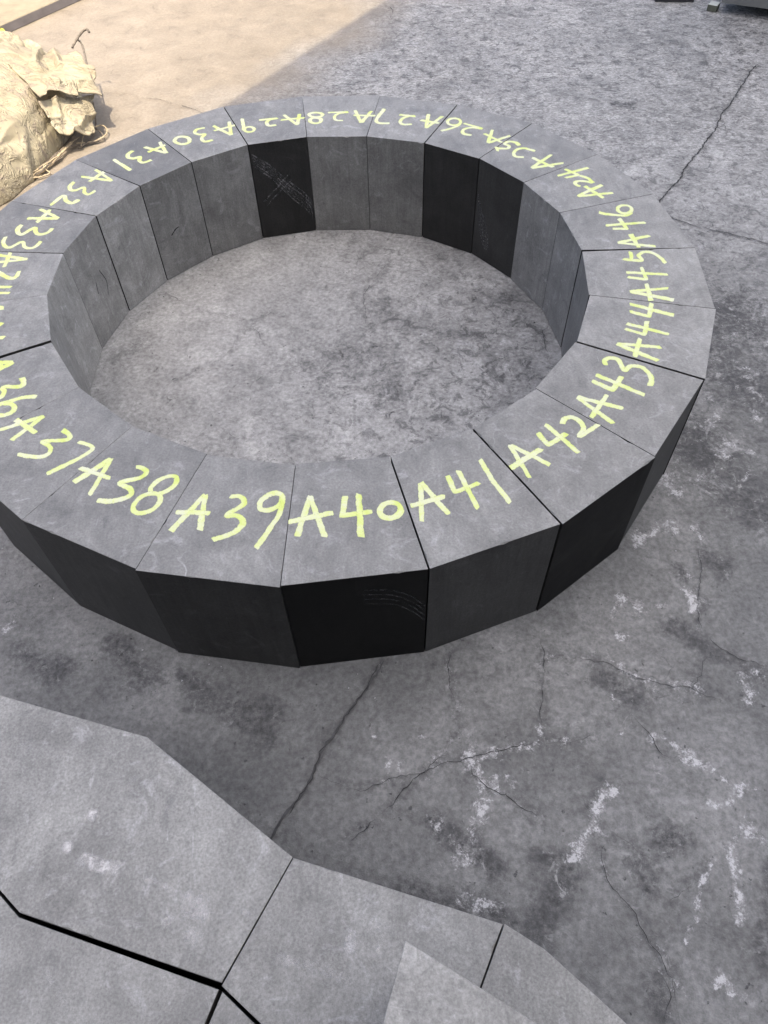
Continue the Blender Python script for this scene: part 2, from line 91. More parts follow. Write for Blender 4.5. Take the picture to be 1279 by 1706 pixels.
DARK = [([[0.8941,-1.06],[0.9291,-1.0988],[0.9701,-1.1385],[1.0261,-1.1729],[1.0943,-1.2304]],0.0197),([[0.2703,-1.5342],[0.319,-1.5658],[0.3477,-1.5962],[0.372,-1.6257]],0.0206),([[0.3514,-1.5608],[0.3652,-1.6083]],0.0178),([[0.6286,-1.4566],[0.5962,-1.5193]],0.0079),([[0.5275,-1.613],[0.5011,-1.6575],[0.4672,-1.7002],[0.4392,-1.7416]],0.0199),([[0.4776,-1.6115],[0.5108,-1.6009]],0.015),([[0.6843,-1.6117],[0.687,-1.6516]],0.0174),([[0.7369,-1.5781],[0.7637,-1.5729]],0.0202),([[0.9454,-0.8979],[0.9641,-0.9177]],0.0128),([[1.0445,-0.8628],[1.0708,-0.8833]],0.0193),([[0.9551,-1.6253],[0.8898,-1.7944]],0.0123),([[0.6551,-1.8273],[0.6656,-1.8748]],0.0136),([[0.0209,-0.0038],[0.1035,0.0235],[0.1857,-0.0116],[0.2651,-0.0764]],0.0619),([[-0.1031,0.002],[0.0232,-0.1537]],0.0456),([[0.0828,-0.0979],[0.2216,-0.1627]],0.0504),([[0.377,0.0744],[0.5268,0.0997]],0.0524),([[0.5008,-0.1465],[0.6356,-0.0329]],0.0436),([[0.3159,0.11],[0.1496,0.3259]],0.0338),([[0.6587,0.2999],[0.7157,0.0905]],0.044),([[-0.6459,0.1569],[-0.7284,0.0316]],0.0303),([[-0.3306,-1.1668],[-0.2186,-1.2478],[-0.1311,-1.2656]],0.0237),([[-0.5256,-1.0785],[-0.4197,-1.1638]],0.0215),([[-0.7714,-1.07],[-0.6473,-1.1401]],0.0216),([[-0.2937,-1.2226],[-0.1127,-1.3244]],0.0146),([[0.7431,-1.2493],[0.6959,-1.2014]],0.0256),([[1.2774,0.0631],[1.4644,0.1882],[1.5227,0.0512]],0.0827),([[1.3036,-0.1248],[1.4199,-0.2454]],0.0789),([[1.1049,-0.3403],[1.1536,-0.495]],0.0561),([[1.1607,-0.5903],[1.2449,-0.7056]],0.0524),([[1.4047,1.8691],[1.4578,1.8387]],0.0237),([[0.0707,-1.6564],[0.312,-1.7066]],0.0246),([[0.2058,-1.6602],[0.3946,-1.7195]],0.0172)]
SCUFFS = [([[-0.3414,-1.578],[-0.3448,-1.6042]],0.0112,0.72),([[-0.3694,-1.6282],[-0.3776,-1.6521]],0.0144,0.54),([[-0.3558,-1.6564],[-0.3188,-1.6683],[-0.2731,-1.6768]],0.0144,0.576),([[-0.2518,-1.6863],[-0.1653,-1.715]],0.008,0.396),([[-0.1753,-1.725],[-0.1434,-1.736],[-0.145,-1.7593]],0.0256,0.54),([[-0.2052,-1.751],[-0.1691,-1.7545]],0.016,0.288),([[-0.1551,-1.7873],[-0.1379,-1.7636]],0.0192,0.432),([[-0.0785,-1.7429],[-0.0525,-1.7494]],0.008,0.432),([[0.084,-1.7882],[0.1097,-1.7953]],0.016,0.576),([[-0.0252,-1.8042],[0.0392,-1.82],[0.1113,-1.8447]],0.0112,0.288),([[0.0619,-1.8282],[0.0648,-1.8374]],0.0064,0.432),([[0.1345,-1.7912],[0.1386,-1.8149]],0.0096,0.288),([[-0.2242,-1.5865],[-0.1993,-1.5823]],0.0224,0.158),([[-0.2639,-1.535],[-0.302,-1.5543]],0.032,0.144),([[-0.3813,-1.8009],[-0.2996,-1.878]],0.008,0.288),([[0.121,-1.7584],[0.1486,-1.7755]],0.008,0.252),([[-0.4544,-1.487],[-0.5289,-1.4519]],0.0192,0.216)]


# ------------------------------------------------------------------ helpers
def tag(o, label=None, cat=None, group=None, kind=None):
    if label: o['label'] = label
    if cat: o['category'] = cat
    if group: o['group'] = group
    if kind: o['kind'] = kind
    return o

def link(name, me, parent=None, mats=()):
    o = bpy.data.objects.new(name, me)
    COL.objects.link(o)
    for m in mats:
        me.materials.append(m)
    if parent is not None:
        o.parent = parent
    return o

def pymesh(name, v, f):
    me = bpy.data.meshes.new(name)
    me.from_pydata([tuple(map(float, p)) for p in v], [], f)
    me.update()
    return me

def h3(ix, iy, iz, seed):
    n = (ix * 374761393 + iy * 668265263 + iz * 2147483647 + seed * 974634777) & 0xFFFFFFFF
    n = ((n ^ (n >> 13)) * 1274126177) & 0xFFFFFFFF
    n = n ^ (n >> 16)
    return (n & 0xFFFF) / 65535.0

def vnoise(x, y, z=None, seed=0):
    x = np.asarray(x, float); y = np.asarray(y, float)
    z = np.zeros_like(x) if z is None else np.asarray(z, float)
    ix = np.floor(x).astype(np.int64); iy = np.floor(y).astype(np.int64); iz = np.floor(z).astype(np.int64)
    fx = x - ix; fy = y - iy; fz = z - iz
    fx = fx * fx * (3 - 2 * fx); fy = fy * fy * (3 - 2 * fy); fz = fz * fz * (3 - 2 * fz)
    r = 0
    for a in (0, 1):
        for b in (0, 1):
            for c in (0, 1):
                w = (fx if a else 1 - fx) * (fy if b else 1 - fy) * (fz if c else 1 - fz)
                r = r + w * h3(ix + a, iy + b, iz + c, seed)
    return r

def fbm(x, y, z=None, oct=4, seed=0):
    r = 0; a = 1; t = 0
    for k in range(oct):
        r = r + a * vnoise(x * 2**k, y * 2**k, None if z is None else z * 2**k, seed + k)
        t += a; a *= 0.5
    return r / t

class NT:
    """small node helper"""
    def __init__(self, name):
        self.m = bpy.data.materials.new(name)
        self.m.use_nodes = True
        self.t = self.m.node_tree
        self.t.nodes.clear()
        self.out = self.n('OutputMaterial')
        self.bsdf = self.n('BsdfPrincipled')
        self.l(self.bsdf.outputs[0], self.out.inputs[0])
    def n(self, kind, **kw):
        nd = self.t.nodes.new('ShaderNode' + kind)
        for k, v in kw.items(): setattr(nd, k, v)
        return nd
    def l(self, a, b): self.t.links.new(a, b)
    def coords(self, scale=(1, 1, 1), rot=(0, 0, 0), offset=None):
        tc = self.n('TexCoord'); mp = self.n('Mapping')
        mp.inputs['Scale'].default_value = scale
        mp.inputs['Rotation'].default_value = rot
        self.l(tc.outputs['Object'], mp.inputs['Vector'])
        if offset is not None:
            oi = self.n('ObjectInfo'); mu = self.n('Math', operation='MULTIPLY'); mu.inputs[1].default_value = offset
            self.l(oi.outputs['Random'], mu.inputs[0]); self.l(mu.outputs[0], mp.inputs['Location'])
        return mp.outputs[0]
    def noise(self, vec, scale, detail=4, rough=0.55, dist=0.0, lac=2.0):
        nd = self.n('TexNoise')
        nd.inputs['Scale'].default_value = scale; nd.inputs['Detail'].default_value = detail
        nd.inputs['Roughness'].default_value = rough; nd.inputs['Distortion'].default_value = dist
        nd.inputs['Lacunarity'].default_value = lac
        self.l(vec, nd.inputs['Vector'])
        return nd.outputs[0]
    def ramp(self, fac, stops):
        nd = self.n('ValToRGB'); cr = nd.color_ramp
        while len(cr.elements) < len(stops): cr.elements.new(0.5)
        for e, (p, c) in zip(cr.elements, stops):
            e.position = p; e.color = (c, c, c, 1) if not isinstance(c, tuple) else (*c, 1)
        self.l(fac, nd.inputs[0])
        return nd.outputs[0]
    def math(self, op, a, b=None, clamp=False):
        nd = self.n('Math', operation=op); nd.use_clamp = clamp
        for i, v in enumerate((a, b)):
            if v is None: continue
            if isinstance(v, (int, float)): nd.inputs[i].default_value = v
            else: self.l(v, nd.inputs[i])
        return nd.outputs[0]
    def mix(self, fac, a, b, mode='MIX'):
        nd = self.n('MixRGB', blend_type=mode)
        for i, v in enumerate((fac, a, b)):
            if isinstance(v, (int, float)): nd.inputs[i].default_value = v if i == 0 else (v, v, v, 1)
            elif isinstance(v, tuple): nd.inputs[i].default_value = (*v, 1)
            else: self.l(v, nd.inputs[i])
        return nd.outputs[0]
    def attr(self, name):
        nd = self.n('Attribute'); nd.attribute_name = name
        return nd.outputs['Fac']
    def bump(self, h, strength, dist=0.01, chain=None):
        nd = self.n('Bump'); nd.inputs['Strength'].default_value = strength; nd.inputs['Distance'].default_value = dist
        self.l(h, nd.inputs['Height'])
        if chain is not None: self.l(chain, nd.inputs['Normal'])
        return nd.outputs[0]
    def set(self, **kw):
        for k, v in kw.items():
            i = self.bsdf.inputs[k.replace('_', ' ')]
            if isinstance(v, (int, float)): i.default_value = v
            elif isinstance(v, tuple): i.default_value = (*v, 1) if len(v) == 3 else v
            else: self.l(v, i)
        return self

def plain(name, col, rough=0.6, metal=0.0, var=0.25, scale=8.0):
    t = NT(name); c = t.coords()
    n = t.noise(c, scale, 6, 0.6)
    f = t.ramp(n, [(0.3, 1 - var), (0.7, 1 + var)])
    base = t.mix(1.0, col, f, 'MULTIPLY')
    t.set(Base_Color=base, Roughness=rough, Metallic=metal)
    t.set(Normal=t.bump(t.noise(c, scale * 12, 4), 0.15, 0.002))
    return t.m

# ------------------------------------------------------------------ materials
def mat_concrete():
    t = NT('concrete_floor')
    c = t.coords()
    c2 = t.coords((1, 1, 1), (0, 0, 1.1)); 
    big = t.noise(c, 1.3, 3, 0.5)
    mid = t.noise(c, 5.5, 11, 0.74, 0.5)
    vein = t.noise(c2, 7.5, 10, 0.72, 1.2)
    fine = t.noise(c, 70.0, 5, 0.75)
    rip = t.noise(t.coords((1.0, 2.6, 1.0), (0, 0, 0.35)), 34.0, 5, 0.72, 1.6)
    stain = t.attr('dark'); rg = t.attr('rough'); rp = t.attr('ripple'); sun_dust = t.attr('sun_dust')
    calm = t.math('SUBTRACT', 1.0, t.math('MULTIPLY', sun_dust, 0.8))
    base = t.mix(t.ramp(big, [(0.30, 0.0), (0.70, 1.0)]), (0.236, 0.236, 0.229), (0.296, 0.296, 0.288))
    base = t.mix(t.attr('grime_shade'), base, t.mix(1.0, base, (0.47, 0.475, 0.48), 'MULTIPLY'))
    base = t.mix(1.0, base, t.ramp(mid, [(0.30, 0.62), (0.44, 0.90), (0.55, 1.05), (0.70, 1.38)]), 'MULTIPLY')
    # dark graphite smears in crooked veins, solid along the dark mask
    v = t.ramp(vein, [(0.38, 1.0), (0.455, 0.40), (0.52, 0.0)])
    amt = t.math('ADD', t.math('ADD', t.math('MULTIPLY', stain, 0.7), 0.12), t.math('MULTIPLY', rg, 0.28), True)
    base = t.mix(t.math('MULTIPLY', t.math('MULTIPLY', v, amt), calm), base, (0.050, 0.051, 0.053))
    base = t.mix(t.math('MULTIPLY', stain, t.ramp(fine, [(0.36, 0.92), (0.62, 0.35)]), True), base, (0.048, 0.048, 0.049))
    spot = t.noise(c, 21.0, 9, 0.80, 0.7)
    sa = t.math('MULTIPLY', t.math('ADD', t.math('MULTIPLY', rg, 0.8), t.math('MULTIPLY', stain, 0.5)), calm, True)
    base = t.mix(t.math('MULTIPLY', t.ramp(spot, [(0.38, 1.0), (0.44, 0.85), (0.475, 0.0)]), sa), base, (0.055, 0.055, 0.056))
    base = t.mix(t.math('MULTIPLY', t.ramp(spot, [(0.57, 0.0), (0.62, 0.8)]), t.math('MULTIPLY', sa, 0.7)), base, (0.42, 0.42, 0.415))
    # lighter abraded flecks
    fl = t.ramp(vein, [(0.57, 0.0), (0.66, 0.75)])
    base = t.mix(t.math('MULTIPLY', fl, t.math('ADD', t.math('MULTIPLY', rg, 0.55), 0.08)), base, (0.40, 0.40, 0.405))
    # ripple marks of the trowel
    base = t.mix(t.math('MULTIPLY', rp, calm), base, t.mix(1.0, base, t.ramp(rip, [(0.36, 0.50), (0.48, 0.96), (0.64, 1.42)]), 'MULTIPLY'))
    base = t.mix(1.0, base, t.ramp(fine, [(0.34, 0.70), (0.5, 1.0), (0.66, 1.32)]), 'MULTIPLY')
    # hairline map cracking
    wv = t.n('MixRGB'); wv.inputs[0].default_value = 0.07
    nn = t.n('TexNoise'); nn.inputs['Scale'].default_value = 9.0; nn.inputs['Detail'].default_value = 6.0
    t.l(c, nn.inputs['Vector']); t.l(c, wv.inputs[1]); t.l(nn.outputs['Color'], wv.inputs[2])
    vo = t.n('TexVoronoi', feature='DISTANCE_TO_EDGE'); vo.inputs['Scale'].default_value = 6.5
    t.l(wv.outputs[0], vo.inputs['Vector'])
    hair = t.ramp(vo.outputs['Distance'], [(0.002, 1.0), (0.008, 0.0)])
    hm = t.math('MULTIPLY', hair, t.math('MULTIPLY', t.ramp(mid, [(0.39, 0.75), (0.46, 0.0)]), t.math('SUBTRACT', 1.0, t.attr('grime_shade'), True)))
    base = t.mix(t.math('MULTIPLY', hm, calm), base, (0.045, 0.045, 0.047))
    # tan dust of the yard, with the sun's warmth painted in
    base = t.mix(t.math('MULTIPLY', sun_dust, 0.72), base, t.mix(1.0, (0.190, 0.149, 0.094), t.ramp(mid, [(0.3, 0.88), (0.7, 1.12)]), 'MULTIPLY'))
    # chalky white efflorescence, granular
    gr = t.noise(c2, 190.0, 4, 0.75)
    wn_ = t.math('ADD', t.math('MULTIPLY', t.noise(c2, 34.0, 7, 0.74, 0.5), 0.6), t.math('MULTIPLY', gr, 0.4))
    w = t.math('ADD', t.attr('white'), t.math('MULTIPLY', t.math('SUBTRACT', wn_, 0.5), 5.2))
    wm = t.math('MULTIPLY', t.ramp(w, [(0.55, 0.0), (0.9, 0.45), (1.5, 1.0)]), t.ramp(t.attr('white'), [(0.04, 0.0), (0.45, 1.0)]))
    spm = t.math('MULTIPLY', t.ramp(t.noise(c2, 42.0, 6, 0.8), [(0.66, 0.0), (0.74, 0.7)]), t.math('MULTIPLY', t.math('ADD', rg, 0.15, True), calm))
    base = t.mix(t.math('MAXIMUM', t.math('MULTIPLY', wm, 0.78), spm), base, (0.47, 0.47, 0.475))
    pm = t.ramp(t.noise(c, 52.0, 3, 0.6), [(0.685, 0.0), (0.72, 0.7)])
    base = t.mix(t.math('MULTIPLY', pm, calm), base, (0.040, 0.040, 0.042))
    hgt = t.math('ADD', t.math('MULTIPLY', rip, t.math('ADD', t.math('MULTIPLY', rp, 1.0), 0.08)), t.math('MULTIPLY', fine, 0.45))
    hgt = t.math('SUBTRACT', t.math('ADD', hgt, t.math('MULTIPLY', mid, 0.7)), t.math('ADD', pm, hm))
    nb = t.bump(hgt, 0.6, 0.012)
    t.set(Base_Color=base, Roughness=t.ramp(mid, [(0.3, 0.48), (0.7, 0.74)]), Normal=nb)
    t.bsdf.inputs['Specular IOR Level'].default_value = 0.35
    return t.m

_gr = {}
def mat_graphite(kind, alb, rough):
    key = (kind, round(alb, 3))
    if key in _gr: return _gr[key]
    t = NT('graphite_%s_%d' % (kind, len(_gr)))
    c = t.coords((1, 1, 1), (0, 0, 0), 40.0)
    oi = t.n('ObjectInfo')
    cloud = t.noise(c, 7.0, 9, 0.72, 0.6)
    cs = t.coords((5.0, 1.6, 1.4) if kind in ('top', 'slab') else (14.0, 14.0, 1.2), (0, 0, 0.6), 40.0)
    streak = t.noise(cs, 3.6, 8, 0.74, 1.0)
    swirl = t.noise(c, 10.0, 8, 0.68, 2.0)
    grain = t.noise(c, 230.0 if kind == 'slab' else 190.0, 4, 0.75)
    b = (alb * 0.99, alb * 0.985, alb * 0.935)
    base = t.mix(1.0, b, t.ramp(cloud, [(0.30, 0.66), (0.45, 0.92), (0.55, 1.05), (0.70, 1.34)]), 'MULTIPLY')
    base = t.mix(1.0, base, t.ramp(streak, [(0.30, 0.80), (0.5, 1.0), (0.72, 1.2)]), 'MULTIPLY')
    if kind != 'dark':
        base = t.mix(t.ramp(swirl, [(0.56, 0.0), (0.68, 0.42)]), base, (alb * 2.0,) * 3)
        base = t.mix(t.ramp(swirl, [(0.30, 0.50), (0.42, 0.0)]), base, (alb * 0.45,) * 3)
    sc1 = t.noise(c, 8.0, 1.5, 0.5, 0.9); msk = t.noise(c, 5.0, 3, 0.6, 0.3)
    line = t.math('MULTIPLY', t.ramp(sc1, [(0.493, 0.0), (0.5, 1.0), (0.507, 0.0)]), t.ramp(msk, [(0.58, 0.0), (0.74, 0.55)]))
    base = t.mix(line, base, (min(alb * 2.2, 0.5),) * 3)
    sc2 = t.noise(t.coords((6.0, 1.0, 1.0), (0, 0, 0.9), 25.0), 14.0, 3, 0.6, 0.4)
    base = t.mix(t.math('MULTIPLY', t.ramp(sc2, [(0.66, 0.0), (0.72, 1.0)]), t.ramp(msk, [(0.42, 0.4), (0.55, 0.0)])), base, (alb * 1.9,) * 3)
    nick = t.noise(c, 60.0, 2, 0.5)
    base = t.mix(t.ramp(nick, [(0.79, 0.0), (0.81, 0.7)]), base, (0.03, 0.03, 0.03))
    ga = 0.34 if kind == 'slab' else 0.24
    base = t.mix(1.0, base, t.ramp(grain, [(0.3, 1 - ga), (0.7, 1 + ga)]), 'MULTIPLY')
    base = t.mix(1.0, base, oi.outputs['Color'], 'MULTIPLY')
    t.set(Base_Color=base, Roughness=t.ramp(cloud, [(0.3, rough - 0.06), (0.7, rough + 0.08)]))
    t.bsdf.inputs['Specular IOR Level'].default_value = 0.5 if kind in ('top', 'slab') else 0.15
    t.set(Normal=t.bump(grain, 0.22, 0.0012, t.bump(cloud, 0.05, 0.01)))
    _gr[key] = t.m
    return t.m

def mat_paint():
    t = NT('yellow_green_paint')
    c = t.coords()
    cb = t.n('CombineXYZ'); oi = t.n('ObjectInfo')
    t.l(t.math('MULTIPLY', t.attr('across'), 5.0), cb.inputs[0]); t.l(t.math('MULTIPLY', t.attr('along'), 28.0), cb.inputs[1])
    t.l(t.math('MULTIPLY', oi.outputs['Random'], 60.0), cb.inputs[2])
    streak = t.noise(cb.outputs[0], 1.0, 4, 0.65, 0.3)
    n = t.noise(c, 17.0, 4, 0.6, 0.5)
    mixn = t.math('ADD', t.math('MULTIPLY', n, 0.7), t.math('MULTIPLY', streak, 0.3))
    base = t.ramp(mixn, [(0.30, (0.47, 0.57, 0.09)), (0.42, (0.53, 0.60, 0.20)), (0.51, (0.56, 0.60, 0.31)), (0.62, (0.57, 0.585, 0.44))])
    grain = t.noise(c, 300.0, 3, 0.7)
    e = t.math('ABSOLUTE', t.math('SUBTRACT', t.attr('across'), 0.5))             # 0 in the middle of the stroke, 0.5 at its rim
    dry = t.math('ADD', t.math('MULTIPLY', streak, 0.75), t.math('MULTIPLY', grain, 0.45))
    dry = t.math('ADD', dry, t.math('MULTIPLY', t.math('POWER', t.math('MULTIPLY', e, 2.0), 4.0), 0.16))
    alpha = t.ramp(dry, [(0.71, 1.0), (0.87, 0.25)])
    t.set(Base_Color=base, Roughness=0.65, Alpha=alpha)
    return t.m

def mat_scuff(v, thr=0.5):
    t = NT('chalky_scuff')
    c = t.coords()
    n = t.noise(c, 160.0, 5, 0.7)
    base = t.mix(t.ramp(n, [(thr - 0.08, 0.0), (thr + 0.1, 1.0)]), (v * 0.45,) * 3, (v, v, v))
    t.set(Base_Color=base, Roughness=0.8, Alpha=t.math('MULTIPLY', t.ramp(t.noise(c, 28.0, 5, 0.7), [(0.35, 0.25), (0.58, 1.0)]), t.ramp(n, [(0.35, 0.2), (0.6, 1.0)])))
    return t.m

def mat_bag():
    t = NT('woven_sack_cloth')
    c = t.coords()
    n = t.noise(c, 5.0, 7, 0.6, 0.8)
    dirt = t.noise(c, 9.0, 9, 0.7, 2.4)
    base = t.ramp(n, [(0.3, (0.26, 0.22, 0.145)), (0.55, (0.335, 0.295, 0.195)), (0.75, (0.39, 0.35, 0.25))])
    base = t.mix(t.ramp(dirt, [(0.50, 0.0), (0.62, 0.7)]), base, (0.19, 0.155, 0.125))
    w = t.n('TexWave', wave_type='BANDS', bands_direction='DIAGONAL')
    w.inputs['Scale'].default_value = 120.0; w.inputs['Distortion'].default_value = 1.5
    t.l(c, w.inputs['Vector'])
    crk = t.ramp(t.noise(t.coords((1.0, 2.2, 1.6), (0, 0, 0.5)), 7.0, 3, 0.5, 1.2), [(0.44, 0.0), (0.5, 1.0), (0.53, 0.55), (0.6, 0.9), (0.7, 0.0)])
    t.set(Base_Color=base, Roughness=0.7, Normal=t.bump(w.outputs['Fac'], 0.12, 0.002, t.bump(crk, 0.55, 0.015)))
    return t.m

M_CON = mat_concrete()
M_TOP = mat_graphite('top', 0.19, 0.5)
M_SLAB = mat_graphite('slab', 0.215, 0.6)
M_PAINT = mat_paint()
M_CRACK = plain('crack_dark', (0.018, 0.018, 0.018), 0.9)
M_FILL = plain('joint_filler', (0.050, 0.050, 0.051), 0.9, 0, 0.5, 40)
M_BAG = mat_bag()
M_ROPE = plain('jute_rope', (0.38, 0.31, 0.20), 0.85, 0, 0.4, 60)
M_ROPE_D = plain('dirty_rope', (0.13, 0.11, 0.085), 0.85, 0, 0.4, 60)
M_STEEL = plain('grey_green_steel', (0.12, 0.125, 0.12), 0.5, 0.0, 0.15)
M_DARKST = plain('dark_steel', (0.022, 0.022, 0.026), 0.5)
M_FOOT = plain('pale_foot_top', (0.40, 0.42, 0.38), 0.55)  # foot top, paler than its sides
M_FOOT_S = plain('olive_foot_side', (0.07, 0.075, 0.055), 0.6)
M_PLATE = plain('dusty_cream_sheet', (0.21, 0.18, 0.12), 0.7)
M_PLATE_S = plain('grey_edge', (0.16, 0.145, 0.14), 0.7)
M_YEL = plain('safety_yellow', (0.70, 0.72, 0.05), 0.5, 0, 0.15)

# ------------------------------------------------------------------ ground: one sheet
def seg_dist(X, Y, pts):
    d = np.full(X.shape, 1e9)
    for (ax, ay), (bx, by) in zip(pts[:-1], pts[1:]):
        vx, vy = bx - ax, by - ay
        L = vx * vx + vy * vy + 1e-12
        tt = np.clip(((X - ax) * vx + (Y - ay) * vy) / L, 0, 1)
        d = np.minimum(d, np.hypot(X - ax - tt * vx, Y - ay - tt * vy))
    return d

def axis(lo, hi, step, far):
    core = np.arange(lo, hi + 1e-6, step)
    out = [step * 2]
    while sum(out) < far: out.append(out[-1] * 1.45)
    ext = np.cumsum(out)
    return np.concatenate([(lo - ext)[::-1], core, hi + ext])

gx = axis(-2.4, 2.9, 0.011, 70); gy = axis(-2.1, 3.9, 0.011, 70)
GX, GY = np.meshgrid(gx, gy)
nx, ny = len(gx), len(gy)
GZ = (fbm(GX * 0.9, GY * 0.9, oct=3, seed=3) - 0.5) * 0.004 - 0.003
near = (np.abs(GX) < 4) & (np.abs(GY) < 5)
wobx = (fbm(GX * 16, GY * 16, oct=4, seed=11) - 0.5) * 0.06
woby = (fbm(GX * 16, GY * 16, oct=4, seed=21) - 0.5) * 0.06
WX, WY = GX + wobx, GY + woby
white = np.zeros_like(GX)
for (x, y, r) in WHITE:
    an = (x * 37 + y * 91) % 3.14
    dx, dy = WX - x, WY - y
    d = np.hypot((dx * math.cos(an) + dy * math.sin(an)) * 0.7, (dy * math.cos(an) - dx * math.sin(an)) * 1.5) / max(r, 0.010)
    white = np.maximum(white, np.clip(0.95 - d * 0.55, 0, 1))
for pts, r in WLINES:
    white = np.maximum(white, np.clip(1.05 - seg_dist(WX, WY, pts) / r * 0.6, 0, 1))
for w, pts in CRACKS[6:20]:
    d = seg_dist(WX, WY, pts)
    white = np.maximum(white, 0.42 * np.clip(1 - d / 0.035, 0, 1) * (fbm(GX * 7, GY * 7, oct=2, seed=5) > 0.47))
dark = np.zeros_like(GX)
for pts, r in DARK:
    d = seg_dist(WX, WY, pts)
    dark = np.maximum(dark, np.clip(1.3 - d / r * 0.6, 0, 1) * (0.42 if math.hypot(*pts[0]) < 0.8 else 1.0))
for w, pts in CRACKS:
    d = seg_dist(WX, WY, pts)
    dark = np.maximum(dark, 0.45 * np.clip(1 - d / 0.02, 0, 1))
dark = np.clip(dark, 0, 1) * (0.45 + 1.0 * fbm(GX * 5, GY * 5, oct=3, seed=31))
rad = np.hypot(GX, GY)
rough = np.clip((fbm(GX * 0.8 + 3, GY * 0.8, oct=2, seed=41) - 0.35) * 2.2, 0, 1) * np.clip((GX + 0.25 * GY + 0.2) * 1.3, 0, 1)
rough = np.maximum(rough, np.clip((GY - 1.0) * 0.8, 0, 1) * np.clip((GX + 0.9) * 1.2, 0, 1) * 0.95)
rough = np.maximum(rough, 0.8 * np.clip((GX - 1.05) * 3, 0, 1) * np.clip((GY + 0.9) * 2, 0, 1))
inr = np.clip((0.82 - rad) * 10, 0, 1) * np.clip((GX * 0.6 - GY * 0.25 + 0.35) * 1.6, 0, 1)
rough = np.maximum(rough, 0.85 * inr)
ripple = np.clip((GY - 0.7) * 1.2, 0, 1) * np.clip((GX + 1.2) * 1.2, 0, 1)
nfac = (GX * 0.854 - GY * 0.520)               # distance across the yard, tan from dust and painted sun warmth past the shadow edge
sun_dust = np.clip((-1.45 - nfac) * 1.4 + 0.6 + (fbm(GX * 2, GY * 2, oct=3, seed=51) - 0.5) * 1.2, 0, 1)
grime_shade = np.clip((-0.35 - GY + 0.25 * np.clip(GX, -2, 2)) * 1.6, 0, 1) * np.clip((rad - 0.8) * 6, 0, 1)  # front floor darkened: graphite dirt plus the ring's soft shade
grime_shade = np.clip(grime_shade * (0.55 + 0.8 * fbm(GX * 2.5, GY * 2.5, oct=4, seed=131)) + 0.55 * np.clip((GX - 1.0) * 3, 0, 1) * np.clip((1.3 - GY), 0, 1), 0, 1)
verts = np.stack([GX, GY, GZ], -1).reshape(-1, 3).astype(np.float32)
idx = np.arange(nx * ny).reshape(ny, nx)
quads = np.stack([idx[:-1, :-1], idx[:-1, 1:], idx[1:, 1:], idx[1:, :-1]], -1).reshape(-1, 4)
me = bpy.data.meshes.new('ground')
me.vertices.add(len(verts)); me.vertices.foreach_set('co', verts.ravel())
me.loops.add(quads.size); me.loops.foreach_set('vertex_index', quads.ravel().astype(np.int32))
me.polygons.add(len(quads))
me.polygons.foreach_set('loop_start', np.arange(0, quads.size, 4, dtype=np.int32))
me.polygons.foreach_set('use_smooth', np.ones(len(quads), bool))
me.update(calc_edges=True)
for nm, arr in (('white', white), ('dark', dark), ('grime_shade', grime_shade), ('ripple', ripple), ('rough', rough), ('sun_dust', sun_dust)):
    a = me.attributes.new(nm, 'FLOAT', 'POINT')
    a.data.foreach_set('value', arr.ravel().astype(np.float32))
ground = link('ground', me, None, [M_CON])
tag(ground, 'cracked grey concrete yard floor with white efflorescence', None, None, 'structure')

def crack_mesh(pts, w, seed):
    rng = random.Random(seed)
    P = []
    for (a, b) in zip(pts[:-1], pts[1:]):
        L = math.hypot(b[0] - a[0], b[1] - a[1]); n = max(2, int(L / 0.009))
        for k in range(n):
            t = k / n
            P.append((a[0] + (b[0] - a[0]) * t, a[1] + (b[1] - a[1]) * t))
    P.append(pts[-1])
    n = len(P); Q = []
    jit = 0
    for i, (x, y) in enumerate(P):
        a = P[max(i - 1, 0)]; b = P[min(i + 1, n - 1)]
        tx, ty = b[0] - a[0], b[1] - a[1]; L = math.hypot(tx, ty) + 1e-9
        jit = jit * 0.72 + rng.uniform(-1, 1) * (0.0022 if w > 6 else 0.0040)
        Q.append((x - ty / L * jit, y + tx / L * jit, -ty / L, tx / L))
    v, f = [], []
    for i, (x, y, px, py) in enumerate(Q):
        e = min(1, i / 5 + 0.15, (n - 1 - i) / 5 + 0.15)
        if w < 5: e *= max(0.12, min(1.0, 2.6 * (float(vnoise(i * 0.13, seed * 3.7, seed=2)) - 0.22)))
        hw = w * 0.0005 * e * rng.uniform(0.35, 1.25)
        hw2 = w * 0.0005 * e * rng.uniform(0.35, 1.25)
        z = 0.0008
        v += [(x + px * hw, y + py * hw, z), (x - px * hw2, y - py * hw2, z)]
        if i: f.append((2 * i - 2, 2 * i - 1, 2 * i + 1, 2 * i))
    return pymesh('crack', v, f)

for i, (w, pts) in enumerate(CRACKS):
    link('crack', crack_mesh(pts, w, i), ground, [M_FILL if i == 5 else M_CRACK])
link('crack', crack_mesh(CRACKS[5][1], 2.5, 99), ground, [M_CRACK]).location.z = 0.0006

